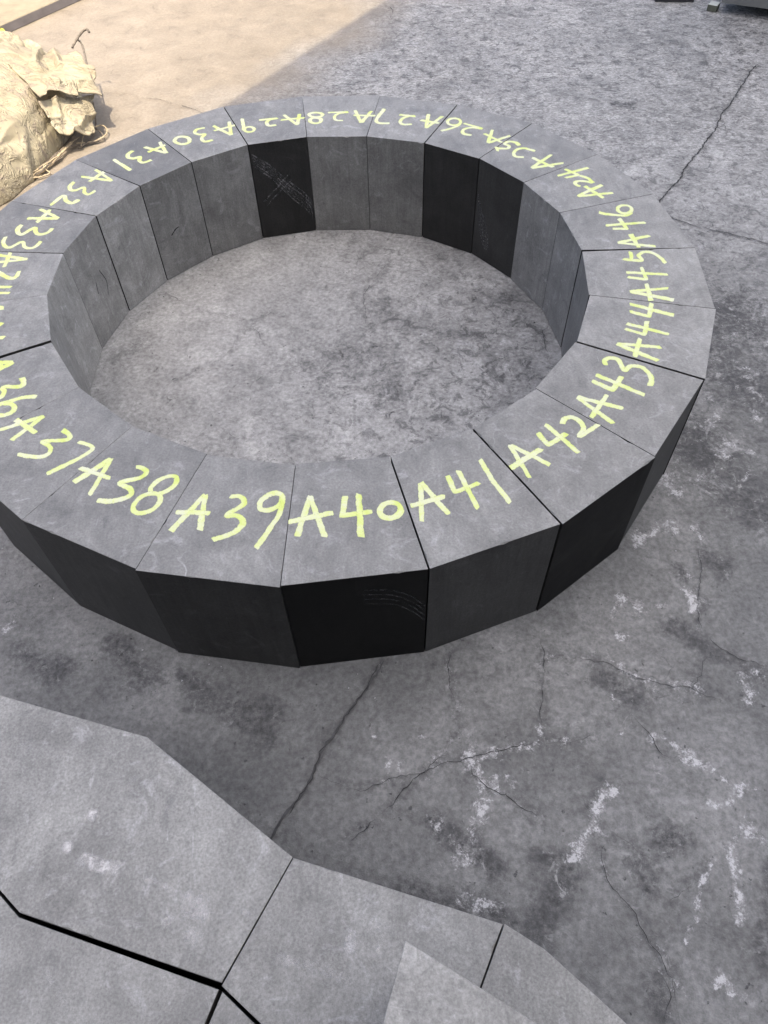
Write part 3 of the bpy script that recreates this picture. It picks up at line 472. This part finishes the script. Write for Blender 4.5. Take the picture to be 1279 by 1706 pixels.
# ------------------------------------------------------------------ unseen roof and back wall added to shape the light
D2 = Vector((0.520, 0.854)); N2 = Vector((0.854, -0.520))
A0 = Vector((-0.538, 2.067))
HR = 6.2
edge0 = A0 + Vector((SUN_TO.x, SUN_TO.y)) * (HR / SUN_TO.z)
def fp(d, n, z):
    p = D2 * d + N2 * n
    return (p.x, p.y, z)
n_edge = edge0.dot(N2)
def slab_box(name, d0, d1, n0, n1, z0, z1, mat):
    v = [fp(d, n, z) for z in (z0, z1) for (d, n) in ((d0, n0), (d1, n0), (d1, n1), (d0, n1))]
    f = [(3, 2, 1, 0), (4, 5, 6, 7), (0, 1, 5, 4), (1, 2, 6, 5), (2, 3, 7, 6), (3, 0, 4, 7)]
    return link(name, pymesh(name, v, f), None, [mat])
tr = NT('translucent_shade_sheet')  # lets the sun through as soft fill from above
trb = tr.n('BsdfTranslucent'); trb.inputs['Color'].default_value = (0.70, 0.735, 0.80, 1)
trd = tr.n('BsdfDiffuse'); trd.inputs['Color'].default_value = (0.5, 0.5, 0.5, 1)
trm = tr.n('MixShader'); trm.inputs[0].default_value = 0.72
tr.l(trd.outputs[0], trm.inputs[1]); tr.l(trb.outputs[0], trm.inputs[2]); tr.l(trm.outputs[0], tr.out.inputs[0])
v = [fp(-5.0, n_edge, HR), fp(16, n_edge, HR), fp(16, 9.0, HR), fp(-5.0, 9.0, HR)]
shade_roof = link('shade_roof', pymesh('shade_roof', v, [(0, 1, 2, 3)]), None, [tr.m])
tag(shade_roof, 'unseen translucent sheet added overhead to shade the yard', None, None, 'structure')
M_WALL = plain('light_block_wall', (0.07, 0.072, 0.08), 0.8)
tag(slab_box('shade_wall', -5.2, -5.0, n_edge, 9.0, -0.05, HR - 0.05, M_WALL), 'unseen dark panel added behind the camera to block light', None, None, 'structure')

# ------------------------------------------------------------------ graphite blocks
def prism(name, poly, z0, z1, mats, face_mats, parent=None, bev=0.0007, chips=0.0):
    """poly: corners counter-clockwise from above; face_mats: one index per side; worn, slightly nicked top arris"""
    rng = random.Random(int(abs(poly[0][0] * 7919 + poly[0][1] * 104729) * 1000))
    n = len(poly)
    cx = sum(p[0] for p in poly) / n; cy = sum(p[1] for p in poly) / n
    C_ = [Vector((x - cx, y - cy)) for x, y in poly]
    ring, inw, side = [], [], []
    for i in range(n):
        a, b = C_[i], C_[(i + 1) % n]; p_ = C_[i - 1]
        d = (b - a).normalized(); nn = Vector((-d.y, d.x)); d0 = (a - p_).normalized(); n0 = Vector((-d0.y, d0.x))
        m = max(2, int((b - a).length / 0.012)) if chips else 1
        for k in range(m):
            ring.append(a.lerp(b, k / m)); inw.append(nn if k else (nn + n0)); side.append(i)
    N_ = len(ring); h = z1 - z0
    v = []; wear = []
    for i in range(N_):
        w = bev * (rng.uniform(0.6, 1.5) if chips else 1)
        if chips and rng.random() < chips: w = rng.uniform(0.0018, 0.0042)
        wear.append(w)
    for i in range(N_): v.append((ring[i].x, ring[i].y, 0))
    for i in range(N_): v.append((ring[i].x, ring[i].y, h - wear[i] * 1.1))
    for i in range(N_):
        q = ring[i] + inw[i] * wear[i]; v.append((q.x, q.y, h))
    f = [tuple(range(N_))[::-1], tuple(range(2 * N_, 3 * N_))]; mi = [1, 0]
    for i in range(N_):
        j = (i + 1) % N_
        f.append((i, j, N_ + j, N_ + i)); mi.append(face_mats[side[i]])
        f.append((N_ + i, N_ + j, 2 * N_ + j, 2 * N_ + i)); mi.append(0)
    me = pymesh(name, v, f)
    o = link(name, me, parent, mats)
    me.polygons.foreach_set('material_index', mi)
    return o, (cx, cy)

def ribbon(strokes, w0, z, seed, cx=0, cy=0, smooth=True, rag=0.24):
    rng = random.Random(seed)
    V_, F_ = [], []
    for si, st in enumerate(strokes):
        P = [Vector(p) for p in st]
        if len(P) > 2 and smooth:
            Q = []
            sharp = []
            for i in range(len(P) - 1):
                p0 = P[max(i - 1, 0)]; p1 = P[i]; p2 = P[i + 1]; p3 = P[min(i + 2, len(P) - 1)]
                for k in range(6):
                    t = k / 6
                    Q.append(0.5 * ((2 * p1) + (p2 - p0) * t + (2 * p0 - 5 * p1 + 4 * p2 - p3) * t * t + (3 * p1 - p0 - 3 * p2 + p3) * t ** 3))
            Q.append(P[-1]); P = Q
        # resample evenly
        L = [0]
        for a, b in zip(P[:-1], P[1:]): L.append(L[-1] + (b - a).length)
        n = max(4, int(L[-1] / 0.0035))
        R = []; j = 0
        for i in range(n + 1):
            s = L[-1] * i / n
            while j < len(L) - 2 and L[j + 1] < s: j += 1
            t = (s - L[j]) / max(L[j + 1] - L[j], 1e-9)
            R.append(P[j].lerp(P[j + 1], t))
        base = len(V_)
        wm = w0 * rng.uniform(0.88, 1.12); ja = jb = 0; drift = rng.uniform(-0.12, 0.12)
        zz0 = z + 0.00006 * si
        for i, p in enumerate(R):
            a = R[max(i - 2, 0)]; b = R[min(i + 2, n)]
            tt = (b - a).normalized(); nn = Vector((-tt.y, tt.x))
            ja = ja * 0.7 + rng.uniform(-1, 1) * rag * 0.5; jb = jb * 0.7 + rng.uniform(-1, 1) * rag * 0.5
            u = i / n
            zz = zz0 + 0.00005 * u
            wd = wm * (1 + drift * (2 * u - 1))
            e = 1 if 0 < i < n else rng.uniform(0.55, 0.95)
            A_ = p + nn * wd * 0.5 * (1 + ja) * e; B_ = p - nn * wd * 0.5 * (1 + jb) * e
            off = tt * (rng.uniform(-0.2, 0.2) * w0 if i in (0, n) else 0)
            A_ = A_ + off; B_ = B_ - off
            V_ += [(A_.x - cx, A_.y - cy, zz), (B_.x - cx, B_.y - cy, zz)]
            if i: F_.append((base + 2 * i - 1, base + 2 * i, base + 2 * i + 1)) if False else F_.append((base + 2 * i - 2, base + 2 * i - 1, base + 2 * i + 1, base + 2 * i))
    return V_, F_

def stroke_attrs(me, V_):
    a = me.attributes.new('across', 'FLOAT', 'POINT'); b = me.attributes.new('along', 'FLOAT', 'POINT')
    n = len(V_)
    a.data.foreach_set('value', [float(i % 2) for i in range(n)])
    b.data.foreach_set('value', [0.0035 * 10 * (i // 2) for i in range(n)])

def up(V_, F_):
    out = []
    for f in F_:
        a, b, c = (Vector(V_[k]) for k in f[:3])
        out.append(f if (b - a).cross(c - a).z > 0 else tuple(reversed(f)))
    return out

# inner / outer tone of the machined sides, each face's light painted in
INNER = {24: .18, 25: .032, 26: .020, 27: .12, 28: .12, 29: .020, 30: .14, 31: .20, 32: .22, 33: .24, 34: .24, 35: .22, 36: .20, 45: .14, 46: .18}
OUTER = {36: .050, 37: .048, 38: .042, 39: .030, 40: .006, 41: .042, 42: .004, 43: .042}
GAP = {12: 12.0, 20: 6.5, 3: 4.2, 17: 4.0, 18: 4.2, 6: 3.8, 2: 2.6, 7: 2.4, 0: 2.0, 22: 1.6, 21: 1.6, 19: 1.2, 16: 0.8, 10: 1.6, 11: 0.3, 13: 0.3, 14: 0.5, 15: 0.5}   # open joints, mm
GAPI = {22: 9.0, 4: 2.2, 5: 2.0, 2: 2.2, 1: 2.0, 0: 1.8, 6: 3.8, 10: 4.0, 9: 3.5, 8: 4.0, 7: 3.0, 12: 11.0, 3: 4.0}      # the same joints at the inner edge, mm
SHIFT = {39: 0.004, 42: 0.003, 44: 0.003, 25: 0.002, 33: 0.002}                     # blocks set a little out
DZ = {}
TONE = {24: 1.0, 25: 0.98, 26: 1.0, 27: 1.08, 28: 1.12, 29: 0.97, 30: 1.04, 31: 0.74, 32: 1.05, 33: 0.86, 34: 1.08, 35: 1.0, 36: 1.0, 37: 0.97, 38: 0.95, 39: 1.0, 40: 0.96, 41: 0.98, 42: 0.92, 43: 0.94, 44: 1.04, 45: 1.05, 46: 1.02}   # how pale each billet is
blocks = {}
for k in range(23):
    num = 24 + k
    # block 24 lies between joint 0 and joint 1, and so on round to 46 between 22 and 0
    i0, o0 = JOINTS[k]; i1, o1 = JOINTS[(k + 1) % 23]
    i0, o0, i1, o1 = (Vector(p) for p in (i0, o0, i1, o1))
    g0 = GAP.get(k, 0.7) * 0.0005; g1 = GAP.get((k + 1) % 23, 0.7) * 0.0005
    h0 = GAPI.get(k, 2 * g0 * 1000) * 0.0005; h1 = GAPI.get((k + 1) % 23, 2 * g1 * 1000) * 0.0005
    ti = (i1 - i0).normalized(); to = (o1 - o0).normalized()
    i0 = i0 + ti * h0; o0 = o0 + to * g0; i1 = i1 - ti * h1; o1 = o1 - to * g1
    mid = ((i0 + i1 + o0 + o1) / 4).normalized() * SHIFT.get(num, 0)
    poly = [tuple(p + mid) for p in (o0, o1, i1, i0)]         # outer edge, end, inner edge, end (counter-clockwise)
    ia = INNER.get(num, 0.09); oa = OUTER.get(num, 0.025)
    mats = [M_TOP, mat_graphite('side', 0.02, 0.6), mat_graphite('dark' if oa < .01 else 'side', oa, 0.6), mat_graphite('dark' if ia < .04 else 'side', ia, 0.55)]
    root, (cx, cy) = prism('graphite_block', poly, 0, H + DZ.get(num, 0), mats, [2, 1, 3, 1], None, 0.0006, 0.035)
    root.location = (cx, cy, 0)
    tag(root, 'dark grey graphite ring block with A%d handwritten on top in yellow paint' % num, 'block', 'numbered graphite blocks standing in a ring')
    tone = TONE.get(num, 1.0); root.color = (tone, tone, tone, 1)
    blocks[num] = (root, cx, cy, poly)
    for ci, (ch, st) in enumerate(PAINT[num]):
        Vv, Ff = ribbon(st, 0.0134, H + DZ.get(num, 0) + 0.00015, num * 10 + ci, cx, cy, ch in '023568379')
        mx = max(DZ.get(num, 0), DZ.get(num - 1, 0), DZ.get(num + 1 if num < 46 else 24, 0)) - DZ.get(num, 0)
        Vv = [(a, b, c + mx) for a, b, c in Vv]
        pm_ = pymesh('painted_mark', Vv, up(Vv, Ff)); stroke_attrs(pm_, Vv)
        link('painted_letter' if ch == 'A' else 'painted_digit', pm_, root, [M_PAINT])

# loose blocks of the same kind, laid side by side in the foreground
def loose(poly, z0, label, z1=None):
    o, (cx, cy) = prism('graphite_block', poly, z0, H if z1 is None else z1, [M_SLAB, mat_graphite('side', 0.06, 0.55)], [1] * len(poly), None, 0.0007, 0.03)
    o.location = (cx, cy, z0)
    tag(o, label, 'block', 'unmarked graphite blocks in the foreground')
    return o
def V2(*a): return Vector(a)
def ccw(p):
    a = sum(p[i][0] * p[(i + 1) % len(p)][1] - p[(i + 1) % len(p)][0] * p[i][1] for i in range(len(p)))
    return p if a > 0 else p[::-1]
def inset(p, g=0.0012):
    c = sum((Vector(q) for q in p), Vector((0, 0))) / len(p)
    return [tuple(Vector(q) + (c - Vector(q)).normalized() * g) for q in p]
loose(ccw([(-.272, -1.458), (.0016, -1.667), (-.0955, -1.8372), (-.425, -1.7352), (-.689, -1.522), (-.601, -1.357)]), 0, 'large pale six-sided graphite slab in the left foreground with white scuffs on top')
loose(inset(ccw([(.0028, -1.6675), (.332, -1.772), (.180, -2.053), (-.0952, -1.8412)]), .0004), 0, 'unmarked graphite block in the foreground middle, partly under a raised block')
loose(inset(ccw([(.3342, -1.7712), (.3905, -1.8065), (.604, -2.005), (.507, -2.175), (.1825, -2.0540)]), .0004), 0, 'unmarked graphite block at the right end of the foreground row')
loose(ccw([(-.4245, -1.7418), (-.0988, -1.8458), (-.1700, -2.035), (-.5755, -2.10), (-.86, -1.70), (-.690, -1.525)]), 0, 'graphite slab in the bottom left corner below the black gap')
loose(ccw([(-.0930, -1.8485), (.178, -2.062), (.02, -2.35), (-.1665, -2.038)]), 0, 'unmarked graphite block showing only a small triangle at the bottom edge')
ZT = 2 * H + 0.001
loose(ccw([(.1769, -1.8384), (.4736, -2.0125), (.372, -2.185), (.0675, -2.139)]), H + 0.001, 'raised graphite block stacked on the others, cutting in at the bottom edge', ZT)


# chalk scuffs on the faces
def face_ribbons(parent, cx, cy, p, q, lines, w, mat, seed, out=1, height=H):
    """lines in face units (u along p->q, v up), laid 0.6 mm proud of the face"""
    p = Vector(p); q = Vector(q); d = q - p
    nrm = Vector((d.y, -d.x)).normalized() * out
    V_, F_ = ribbon([[(u * d.length, v_ * height) for u, v_ in l] for l in lines], w, 0, seed, 0, 0, True, 0.5)
    W = []
    for (s, h_, z) in V_:
        b = p + d.normalized() * s + nrm * (0.0007 + z)
        W.append((b.x - cx, b.y - cy, h_))
    link('chalk_scuff', pymesh('chalk_scuff', W, F_), parent, [mat])
M_SC = mat_scuff(0.11); M_SC2 = mat_scuff(0.07)
r, cx, cy, poly = blocks[40]
face_ribbons(r, cx, cy, poly[0], poly[1], [[(.55 + .0 * k, .86 - .05 * k), (.75, .82 - .05 * k), (.9, .72 - .055 * k), (.99, .60 - .055 * k)] for k in range(4)], .0035, M_SC2, 5)
r, cx, cy, poly = blocks[29]
face_ribbons(r, cx, cy, poly[2], poly[3], [[(.03, .90 - .03 * k), (.30, .78 - .035 * k), (.60, .58 - .04 * k), (.85, .44 - .045 * k), (.98, .32 - .04 * k)] for k in range(5)] + [[(.10, .40), (.40, .54), (.62, .66)], [(.16, .36), (.44, .50), (.66, .60)]], .005, M_SC, 8)
r, cx, cy, poly = blocks[25]
face_ribbons(r, cx, cy, poly[2], poly[3], [[(.04 + .05 * k, .66 - .06 * k), (.10 + .05 * k, .45), (.16 + .06 * k, .30), (.28 + .04 * k, .14)] for k in range(4)], .005, M_SC, 9)
M_NK = M_CRACK
r, cx, cy, poly = blocks[33]
face_ribbons(r, cx, cy, poly[2], poly[3], [[(.62, .60), (.70, .46), (.62, .34)], [(.40, .44), (.44, .54)]], .003, M_NK, 10)
r, cx, cy, poly = blocks[31]
face_ribbons(r, cx, cy, poly[2], poly[3], [[(.30, .42), (.40, .46), (.48, .47)]], .005, M_NK, 11)

# ------------------------------------------------------------------ sack with its tie ropes
def tube_mesh(name, pts, r, seg=6, seed=0, wob=0.0):
    rng = random.Random(seed)
    P = [Vector(p) for p in pts]
    Q = []
    for i in range(len(P) - 1):
        p0 = P[max(i - 1, 0)]; p1 = P[i]; p2 = P[i + 1]; p3 = P[min(i + 2, len(P) - 1)]
        for k in range(7):
            t = k / 7
            Q.append(0.5 * ((2 * p1) + (p2 - p0) * t + (2 * p0 - 5 * p1 + 4 * p2 - p3) * t * t + (3 * p1 - p0 - 3 * p2 + p3) * t ** 3))
    Q.append(P[-1])
    Q = [q + Vector([rng.uniform(-wob, wob) for _ in range(3)]) for q in Q]
    v, f = [], []
    for i, q in enumerate(Q):
        t = (Q[min(i + 1, len(Q) - 1)] - Q[max(i - 1, 0)]).normalized()
        a = t.cross(Vector((0.1, 0.2, 1))).normalized(); b = t.cross(a)
        for s in range(seg):
            an = 2 * math.pi * s / seg
            v.append(q + (a * math.cos(an) + b * math.sin(an)) * r)
        if i:
            for s in range(seg):
                s2 = (s + 1) % seg
                f.append(((i - 1) * seg + s, (i - 1) * seg + s2, i * seg + s2, i * seg + s))
    me = pymesh(name, v, f)
    for p in me.polygons: p.use_smooth = True
    return me

bag = bpy.data.objects.new('woven_sack', None); COL.objects.link(bag)
BX, BY = -1.92, 1.62
bag.location = (BX, BY, 0)
tag(bag, 'bulging dirty cream woven sack lying on the sunlit floor', 'sack')
nu, nv = 300, 170
U, Vv_ = np.meshgrid(np.linspace(0, 2 * np.pi, nu, endpoint=False), np.linspace(0, 1, nv))
def se(c, p): return np.sign(c) * np.abs(c) ** p
phi = (Vv_ * 0.55 - 0.05) * np.pi
cu, su = np.cos(U), np.sin(U)
rr = np.cos(phi) ** 0.62
X = rr * se(cu, 0.62) * 0.60
Y = rr * se(su, 0.62) * 0.73
Z = 0.03 + 0.30 * se(np.sin(phi), 0.95)
# lean: the far end is wider, the near right corner tucked in
X = X * (1 - 0.10 * np.clip(-Y, 0, 1)) + 0.10 * Y
Z = Z * (0.86 + 0.16 * fbm(X * 2 + 5, Y * 2, oct=2, seed=61))
P = np.stack([X, Y, Z], -1)
du = np.roll(P, -1, 1) - np.roll(P, 1, 1)
dv = np.gradient(P, axis=0)
NR = np.cross(du, dv); NR /= (np.linalg.norm(NR, axis=-1, keepdims=True) + 1e-9)
def rfold(fx, fy, fz, seed, sharp):
    wx = X + 0.12 * (fbm(X * 3, Y * 3, Z * 3, 3, seed + 1) - 0.5); wy = Y + 0.12 * (fbm(X * 3 + 9, Y * 3, Z * 3, 3, seed + 2) - 0.5)
    n = fbm(wx * fx, wy * fy, Z * fz, 2, seed + 3)
    return np.clip(1 - np.abs(2 * n - 1) * sharp, 0, 1)
edge = np.clip((X + 0.15) * 2.0, 0, 1) * np.clip((Y - 0.02) * 3, 0, 1)
amp = 0.020 * rfold(2.2, 0.9, 3, 91, 5) + 0.013 * rfold(5.0, 1.6, 4, 131, 7) + 0.010 * rfold(1.8, 6.0, 4, 151, 8) - 0.008 * rfold(4, 2.5, 4, 211, 12)
amp = amp + edge * (0.030 * rfold(5, 3, 4, 251, 6) - 0.02 * rfold(4, 6, 5, 291, 10))
amp = amp + 0.07 * (fbm(X * 2, Y * 2, Z * 2, 2, 111) - 0.5)
P = P + NR * amp[..., None] * np.sign((NR * (P - np.array([0, 0, 0.1]))).sum(-1, keepdims=True))
X, Y, Z = P[..., 0], P[..., 1], np.maximum(P[..., 2], 0.001)
vv = np.stack([X, Y, Z], -1).reshape(-1, 3)
ff = []
for j in range(nv - 1):
    for i in range(nu):
        i2 = (i + 1) % nu
        ff.append((j * nu + i, j * nu + i2, (j + 1) * nu + i2, (j + 1) * nu + i))
me = pymesh('cloth', vv, ff)
for p in me.polygons: p.use_smooth = True
link('cloth', me, bag, [M_BAG])
# gathered neck and ear of cloth at the far right corner
def crumple(name, P00, P10, P11, P01, n, amp, seed, thick=0.006):
    P00, P10, P11, P01 = map(np.array, (P00, P10, P11, P01))
    S, T = np.meshgrid(np.linspace(0, 1, n), np.linspace(0, 1, n))
    P = ((1 - S) * (1 - T))[..., None] * P00 + (S * (1 - T))[..., None] * P10 + (S * T)[..., None] * P11 + ((1 - S) * T)[..., None] * P01
    r = np.clip(1 - np.abs(2 * fbm(S * 3 + seed, T * 2.2, oct=1, seed=seed) - 1) * 3, 0, 1)
    r2 = fbm(S * 3 + 7, T * 3 + seed, oct=2, seed=seed + 9) - 0.5
    nrm = np.cross(P10 - P00, P01 - P00); nrm = nrm / np.linalg.norm(nrm)
    P = P + nrm * (amp * (r * 0.8 + r2 * 1.1))[..., None]
    e = (fbm(S * 4, T * 4, oct=3, seed=seed + 3) - 0.5)[..., None]
    P = P + e * (P11 - P00) * 0.16
    P[..., 2] = np.maximum(P[..., 2], 0.004)
    v = np.concatenate([P.reshape(-1, 3), (P - nrm * thick).reshape(-1, 3)])
    v[:, 2] = np.maximum(v[:, 2], 0.002)
    f = []
    o = n * n
    for j in range(n - 1):
        for i in range(n - 1):
            a, b, c, d = j * n + i, j * n + i + 1, (j + 1) * n + i + 1, (j + 1) * n + i
            f += [(a, b, c, d), (o + d, o + c, o + b, o + a)]
    rim = [(0, i) for i in range(n)] + [(j, n - 1) for j in range(1, n)] + [(n - 1, i) for i in range(n - 2, -1, -1)] + [(j, 0) for j in range(n - 2, 0, -1)]
    ids = [j * n + i for j, i in rim]
    for a, b in zip(ids, ids[1:] + ids[:1]): f.append((b, a, o + a, o + b))
    me = pymesh(name, v, f)
    for p in me.polygons: p.use_smooth = True
    return me
def L(x, y, z): return (x - BX, y - BY, z)
link('sack_flap', crumple('sack_flap', L(-1.62, 1.95, .26), L(-1.34, 1.58, .24), L(-1.10, 1.74, .17), L(-1.28, 2.16, .20), 60, 0.045, 3), bag, [M_BAG])
link('sack_flap', crumple('sack_flap', L(-1.34, 1.60, .20), L(-1.27, 1.50, .10), L(-1.14, 1.62, .05), L(-1.15, 1.78, .16), 40, 0.03, 13), bag, [M_BAG])
base = [(-1.50, 1.14), (-1.42, 1.23), (-1.345, 1.33), (-1.30, 1.46), (-1.26, 1.58), (-1.22, 1.66)]
for k in range(9):
    rg = random.Random(k + 50)
    s = rg.randint(0, 2); e = rg.randint(4, 6)
    pts = [L(x + rg.uniform(-.016, .02), y + rg.uniform(-.016, .016), 0.008 + rg.uniform(0, .02)) for x, y in base[s:e]]
    link('rope', tube_mesh('rope', pts, rg.uniform(.0022, .0042), 6, k, .002), bag, [M_ROPE if k % 3 else M_ROPE_D])
for k, loop in enumerate([
    [(-1.22, 1.66, .03), (-1.15, 1.74, .03), (-1.11, 1.69, .02), (-1.15, 1.62, .012), (-1.24, 1.60, .012)],
    [(-1.24, 1.70, .06), (-1.16, 1.70, .03), (-1.12, 1.64, .012), (-1.18, 1.60, .012), (-1.26, 1.57, .012)],
    [(-1.20, 1.84, .12), (-1.21, 1.74, .04), (-1.22, 1.64, .014), (-1.21, 1.56, .012)],
    [(-1.18, 1.82, .10), (-1.17, 1.73, .03), (-1.18, 1.64, .014), (-1.22, 1.55, .010)],
    [(-1.34, 1.36, .012), (-1.30, 1.33, .010), (-1.33, 1.30, .010), (-1.40, 1.26, .012)]]):
    link('rope', tube_mesh('rope', [L(*p) for p in loop], .0034, 6, k + 20, .0015), bag, [M_ROPE if k % 2 == 0 else M_ROPE_D])
link('rope', tube_mesh('rope', [L(-1.31, 2.22, .24), L(-1.28, 2.20, .22), L(-1.21, 1.98, .20), L(-1.14, 1.80, .18)], .005, 6, 77, .001), bag, [M_ROPE_D])
link('rope', tube_mesh('rope', [L(-1.32, 2.16, .22), L(-1.29, 2.22, .25), L(-1.255, 2.25, .27), L(-1.235, 2.23, .265)], .0055, 6, 78, .002), bag, [M_ROPE_D])

# ------------------------------------------------------------------ pale sheet-covered crate, yellow strap, machine bases
def boxy(name, poly, z0, z1, mats, label, cat, bev=0.004):
    o, (cx, cy) = prism(name, ccw(poly), z0, z1, mats, [1] * len(poly), None, bev)
    o.location = (cx, cy, z0)
    return tag(o, label, cat)
boxy('cream_pallet_box', [(-2.04, 2.97), (-1.60, 3.69), (-2.46, 4.21), (-2.90, 3.49)], 0.0, 0.05, [M_PLATE, M_PLATE_S], 'flat cream covered box on the sunlit floor at the top left corner', 'box')
st = bpy.data.objects.new('yellow_strap', None); COL.objects.link(st); st.location = (-2.0, 3.0, 0)
tag(st, 'safety yellow strap lying on the floor beside the cream box', 'strap')
for a, b in (((-.09, .10), (.0, -.02)), ((-.13, -.02), (-.03, -.17))):
    a = Vector(a); b = Vector(b); d = (b - a).normalized(); n_ = Vector((-d.y, d.x)) * .022
    vv = [(*(a + n_), .045), (*(a - n_), .045), (*(b - n_), .03), (*(b + n_), .03)]
    vv += [(x, y, z - .012) for x, y, z in vv]
    link('band', pymesh('band', vv, [(0, 1, 2, 3), (7, 6, 5, 4), (0, 4, 5, 1), (1, 5, 6, 2), (2, 6, 7, 3), (3, 7, 4, 0)]), st, [M_YEL])

mc = bpy.data.objects.new('machine_base', None); COL.objects.link(mc); mc.location = (2.7, 3.3, 0)
tag(mc, 'grey steel machine base raised on a small foot at the top right corner', 'machine')
def part(name, poly, z0, z1, mats, parent, bev=0.003):
    o, (cx, cy) = prism(name, ccw(poly), z0, z1, mats, [1] * len(poly), parent, bev)
    o.location = (cx - parent.location.x, cy - parent.location.y, z0)
    return o
part('cabinet', [(2.25, 3.005), (3.31, 2.456), (3.77, 3.343), (2.71, 3.89)], 0.055, 0.62, [M_STEEL, M_STEEL], mc)
part('foot', [(2.195, 3.055), (2.24, 3.022), (2.275, 3.075), (2.23, 3.108)], 0.0, 0.035, [M_FOOT, M_FOOT_S], mc)
part('foot', [(3.20, 2.56), (3.26, 2.53), (3.29, 2.59), (3.23, 2.62)], 0.0, 0.0545, [M_FOOT, M_FOOT_S], mc)
part('foot', [(3.64, 3.34), (3.70, 3.31), (3.73, 3.36), (3.67, 3.39)], 0.0, 0.0545, [M_FOOT, M_FOOT_S], mc)
part('foot', [(2.68, 3.76), (2.74, 3.73), (2.77, 3.79), (2.71, 3.82)], 0.0, 0.0545, [M_FOOT, M_FOOT_S], mc)
boxy('steel_plinth', [(1.93, 3.225), (2.16, 3.20), (2.19, 3.45), (1.96, 3.48)], 0.0, 0.03, [M_DARKST, M_DARKST], 'low black steel plinth at the top edge left of the machine', 'plinth')

# ------------------------------------------------------------------ pale dust scuffs on the foreground slabs
td = NT('pale_dust_scuff'); cd = td.coords()
nd1 = td.noise(cd, 55.0, 6, 0.75, 0.4); nd2 = td.noise(cd, 320.0, 3, 0.7)
rim = td.math('MULTIPLY', td.attr('core'), 1.0)
am = td.math('ADD', td.math('MULTIPLY', td.math('SUBTRACT', nd1, 0.5), 2.2), td.math('ADD', td.math('MULTIPLY', td.math('SUBTRACT', nd2, 0.5), 0.9), rim))
td.set(Base_Color=(0.55, 0.54, 0.53), Roughness=0.8, Alpha=td.math('MULTIPLY', td.ramp(am, [(0.15, 0.0), (0.95, 0.9)]), td.ramp(td.attr('core'), [(0.02, 0.0), (0.3, 1.0)])))
def dust_scuff(parent, pts, w, strength, z):
    n = 9; V_, F_, K = [], [], []
    P = [Vector(p) for p in pts]; R_ = []
    for a, b in zip(P[:-1], P[1:]):
        for k in range(10): R_.append(a.lerp(b, k / 10))
    R_.append(P[-1]); m = len(R_)
    for i, p in enumerate(R_):
        t = (R_[min(i + 1, m - 1)] - R_[max(i - 1, 0)]).normalized(); nn = Vector((-t.y, t.x))
        en = min(1, i / 3, (m - 1 - i) / 3)
        for j in range(n):
            u = j / (n - 1) * 2 - 1
            q = p + nn * u * w
            V_.append((q.x - parent.location.x, q.y - parent.location.y, z - parent.location.z)); K.append(strength * (1 - u * u) * en)
        if i:
            for j in range(n - 1): F_.append(((i - 1) * n + j, (i - 1) * n + j + 1, i * n + j + 1, i * n + j))
    me = pymesh('dust_scuff', V_, F_)
    me.attributes.new('core', 'FLOAT', 'POINT').data.foreach_set('value', K)
    link('dust_scuff', me, parent, [td.m])
SLABS = [o for o in COL.objects if o.parent is None and o.get('group') == 'unmarked graphite blocks in the foreground']
for pts, w, st_ in SCUFFS:
    par = min(SLABS[:3], key=lambda o: (Vector(o.location[:2]) - Vector(pts[0])).length)
    dust_scuff(par, pts, w, st_, H + 0.0003)

# ------------------------------------------------------------------ loose crumbs of graphite and concrete on the floor
rg = random.Random(31)
GV, GF = [], []
for k in range(420):
    if k < 260:
        a = rg.uniform(0, 2 * math.pi); r_ = 1.15 + abs(rg.gauss(0, 0.05)) + 0.006 if rg.random() < 0.6 else 0.795 - abs(rg.gauss(0, 0.05))
        x, y = r_ * math.cos(a), r_ * math.sin(a)
    else:
        x, y = rg.uniform(-1.2, 1.6), rg.uniform(-2.0, 1.5)
        if 0.77 < math.hypot(x, y) < 1.17 or (y < -1.25 and x < 0.5): continue
    sz = rg.uniform(0.0012, 0.0036) * (1.5 if rg.random() < 0.06 else 1)
    b0 = len(GV)
    for dx, dy, dz in ((1, 0, 0), (-.5, .87, 0), (-.5, -.87, 0), (.1, .1, 1)):
        GV.append((x + dx * sz * rg.uniform(.5, 1.3), y + dy * sz * rg.uniform(.5, 1.3), dz * sz * rg.uniform(.5, 1.1)))
    GF += [(b0, b0 + 1, b0 + 3), (b0 + 1, b0 + 2, b0 + 3), (b0 + 2, b0, b0 + 3)]
gt = NT('crumb'); gn = gt.noise(gt.coords(), 40.0, 2)
gt.set(Base_Color=gt.ramp(gn, [(0.40, 0.03), (0.52, 0.12), (0.60, 0.40)]), Roughness=0.9)
tag(link('floor_grit', pymesh('floor_grit', GV, GF), None, [gt.m]), 'tiny loose crumbs scattered over the concrete floor', 'grit', None, 'stuff')
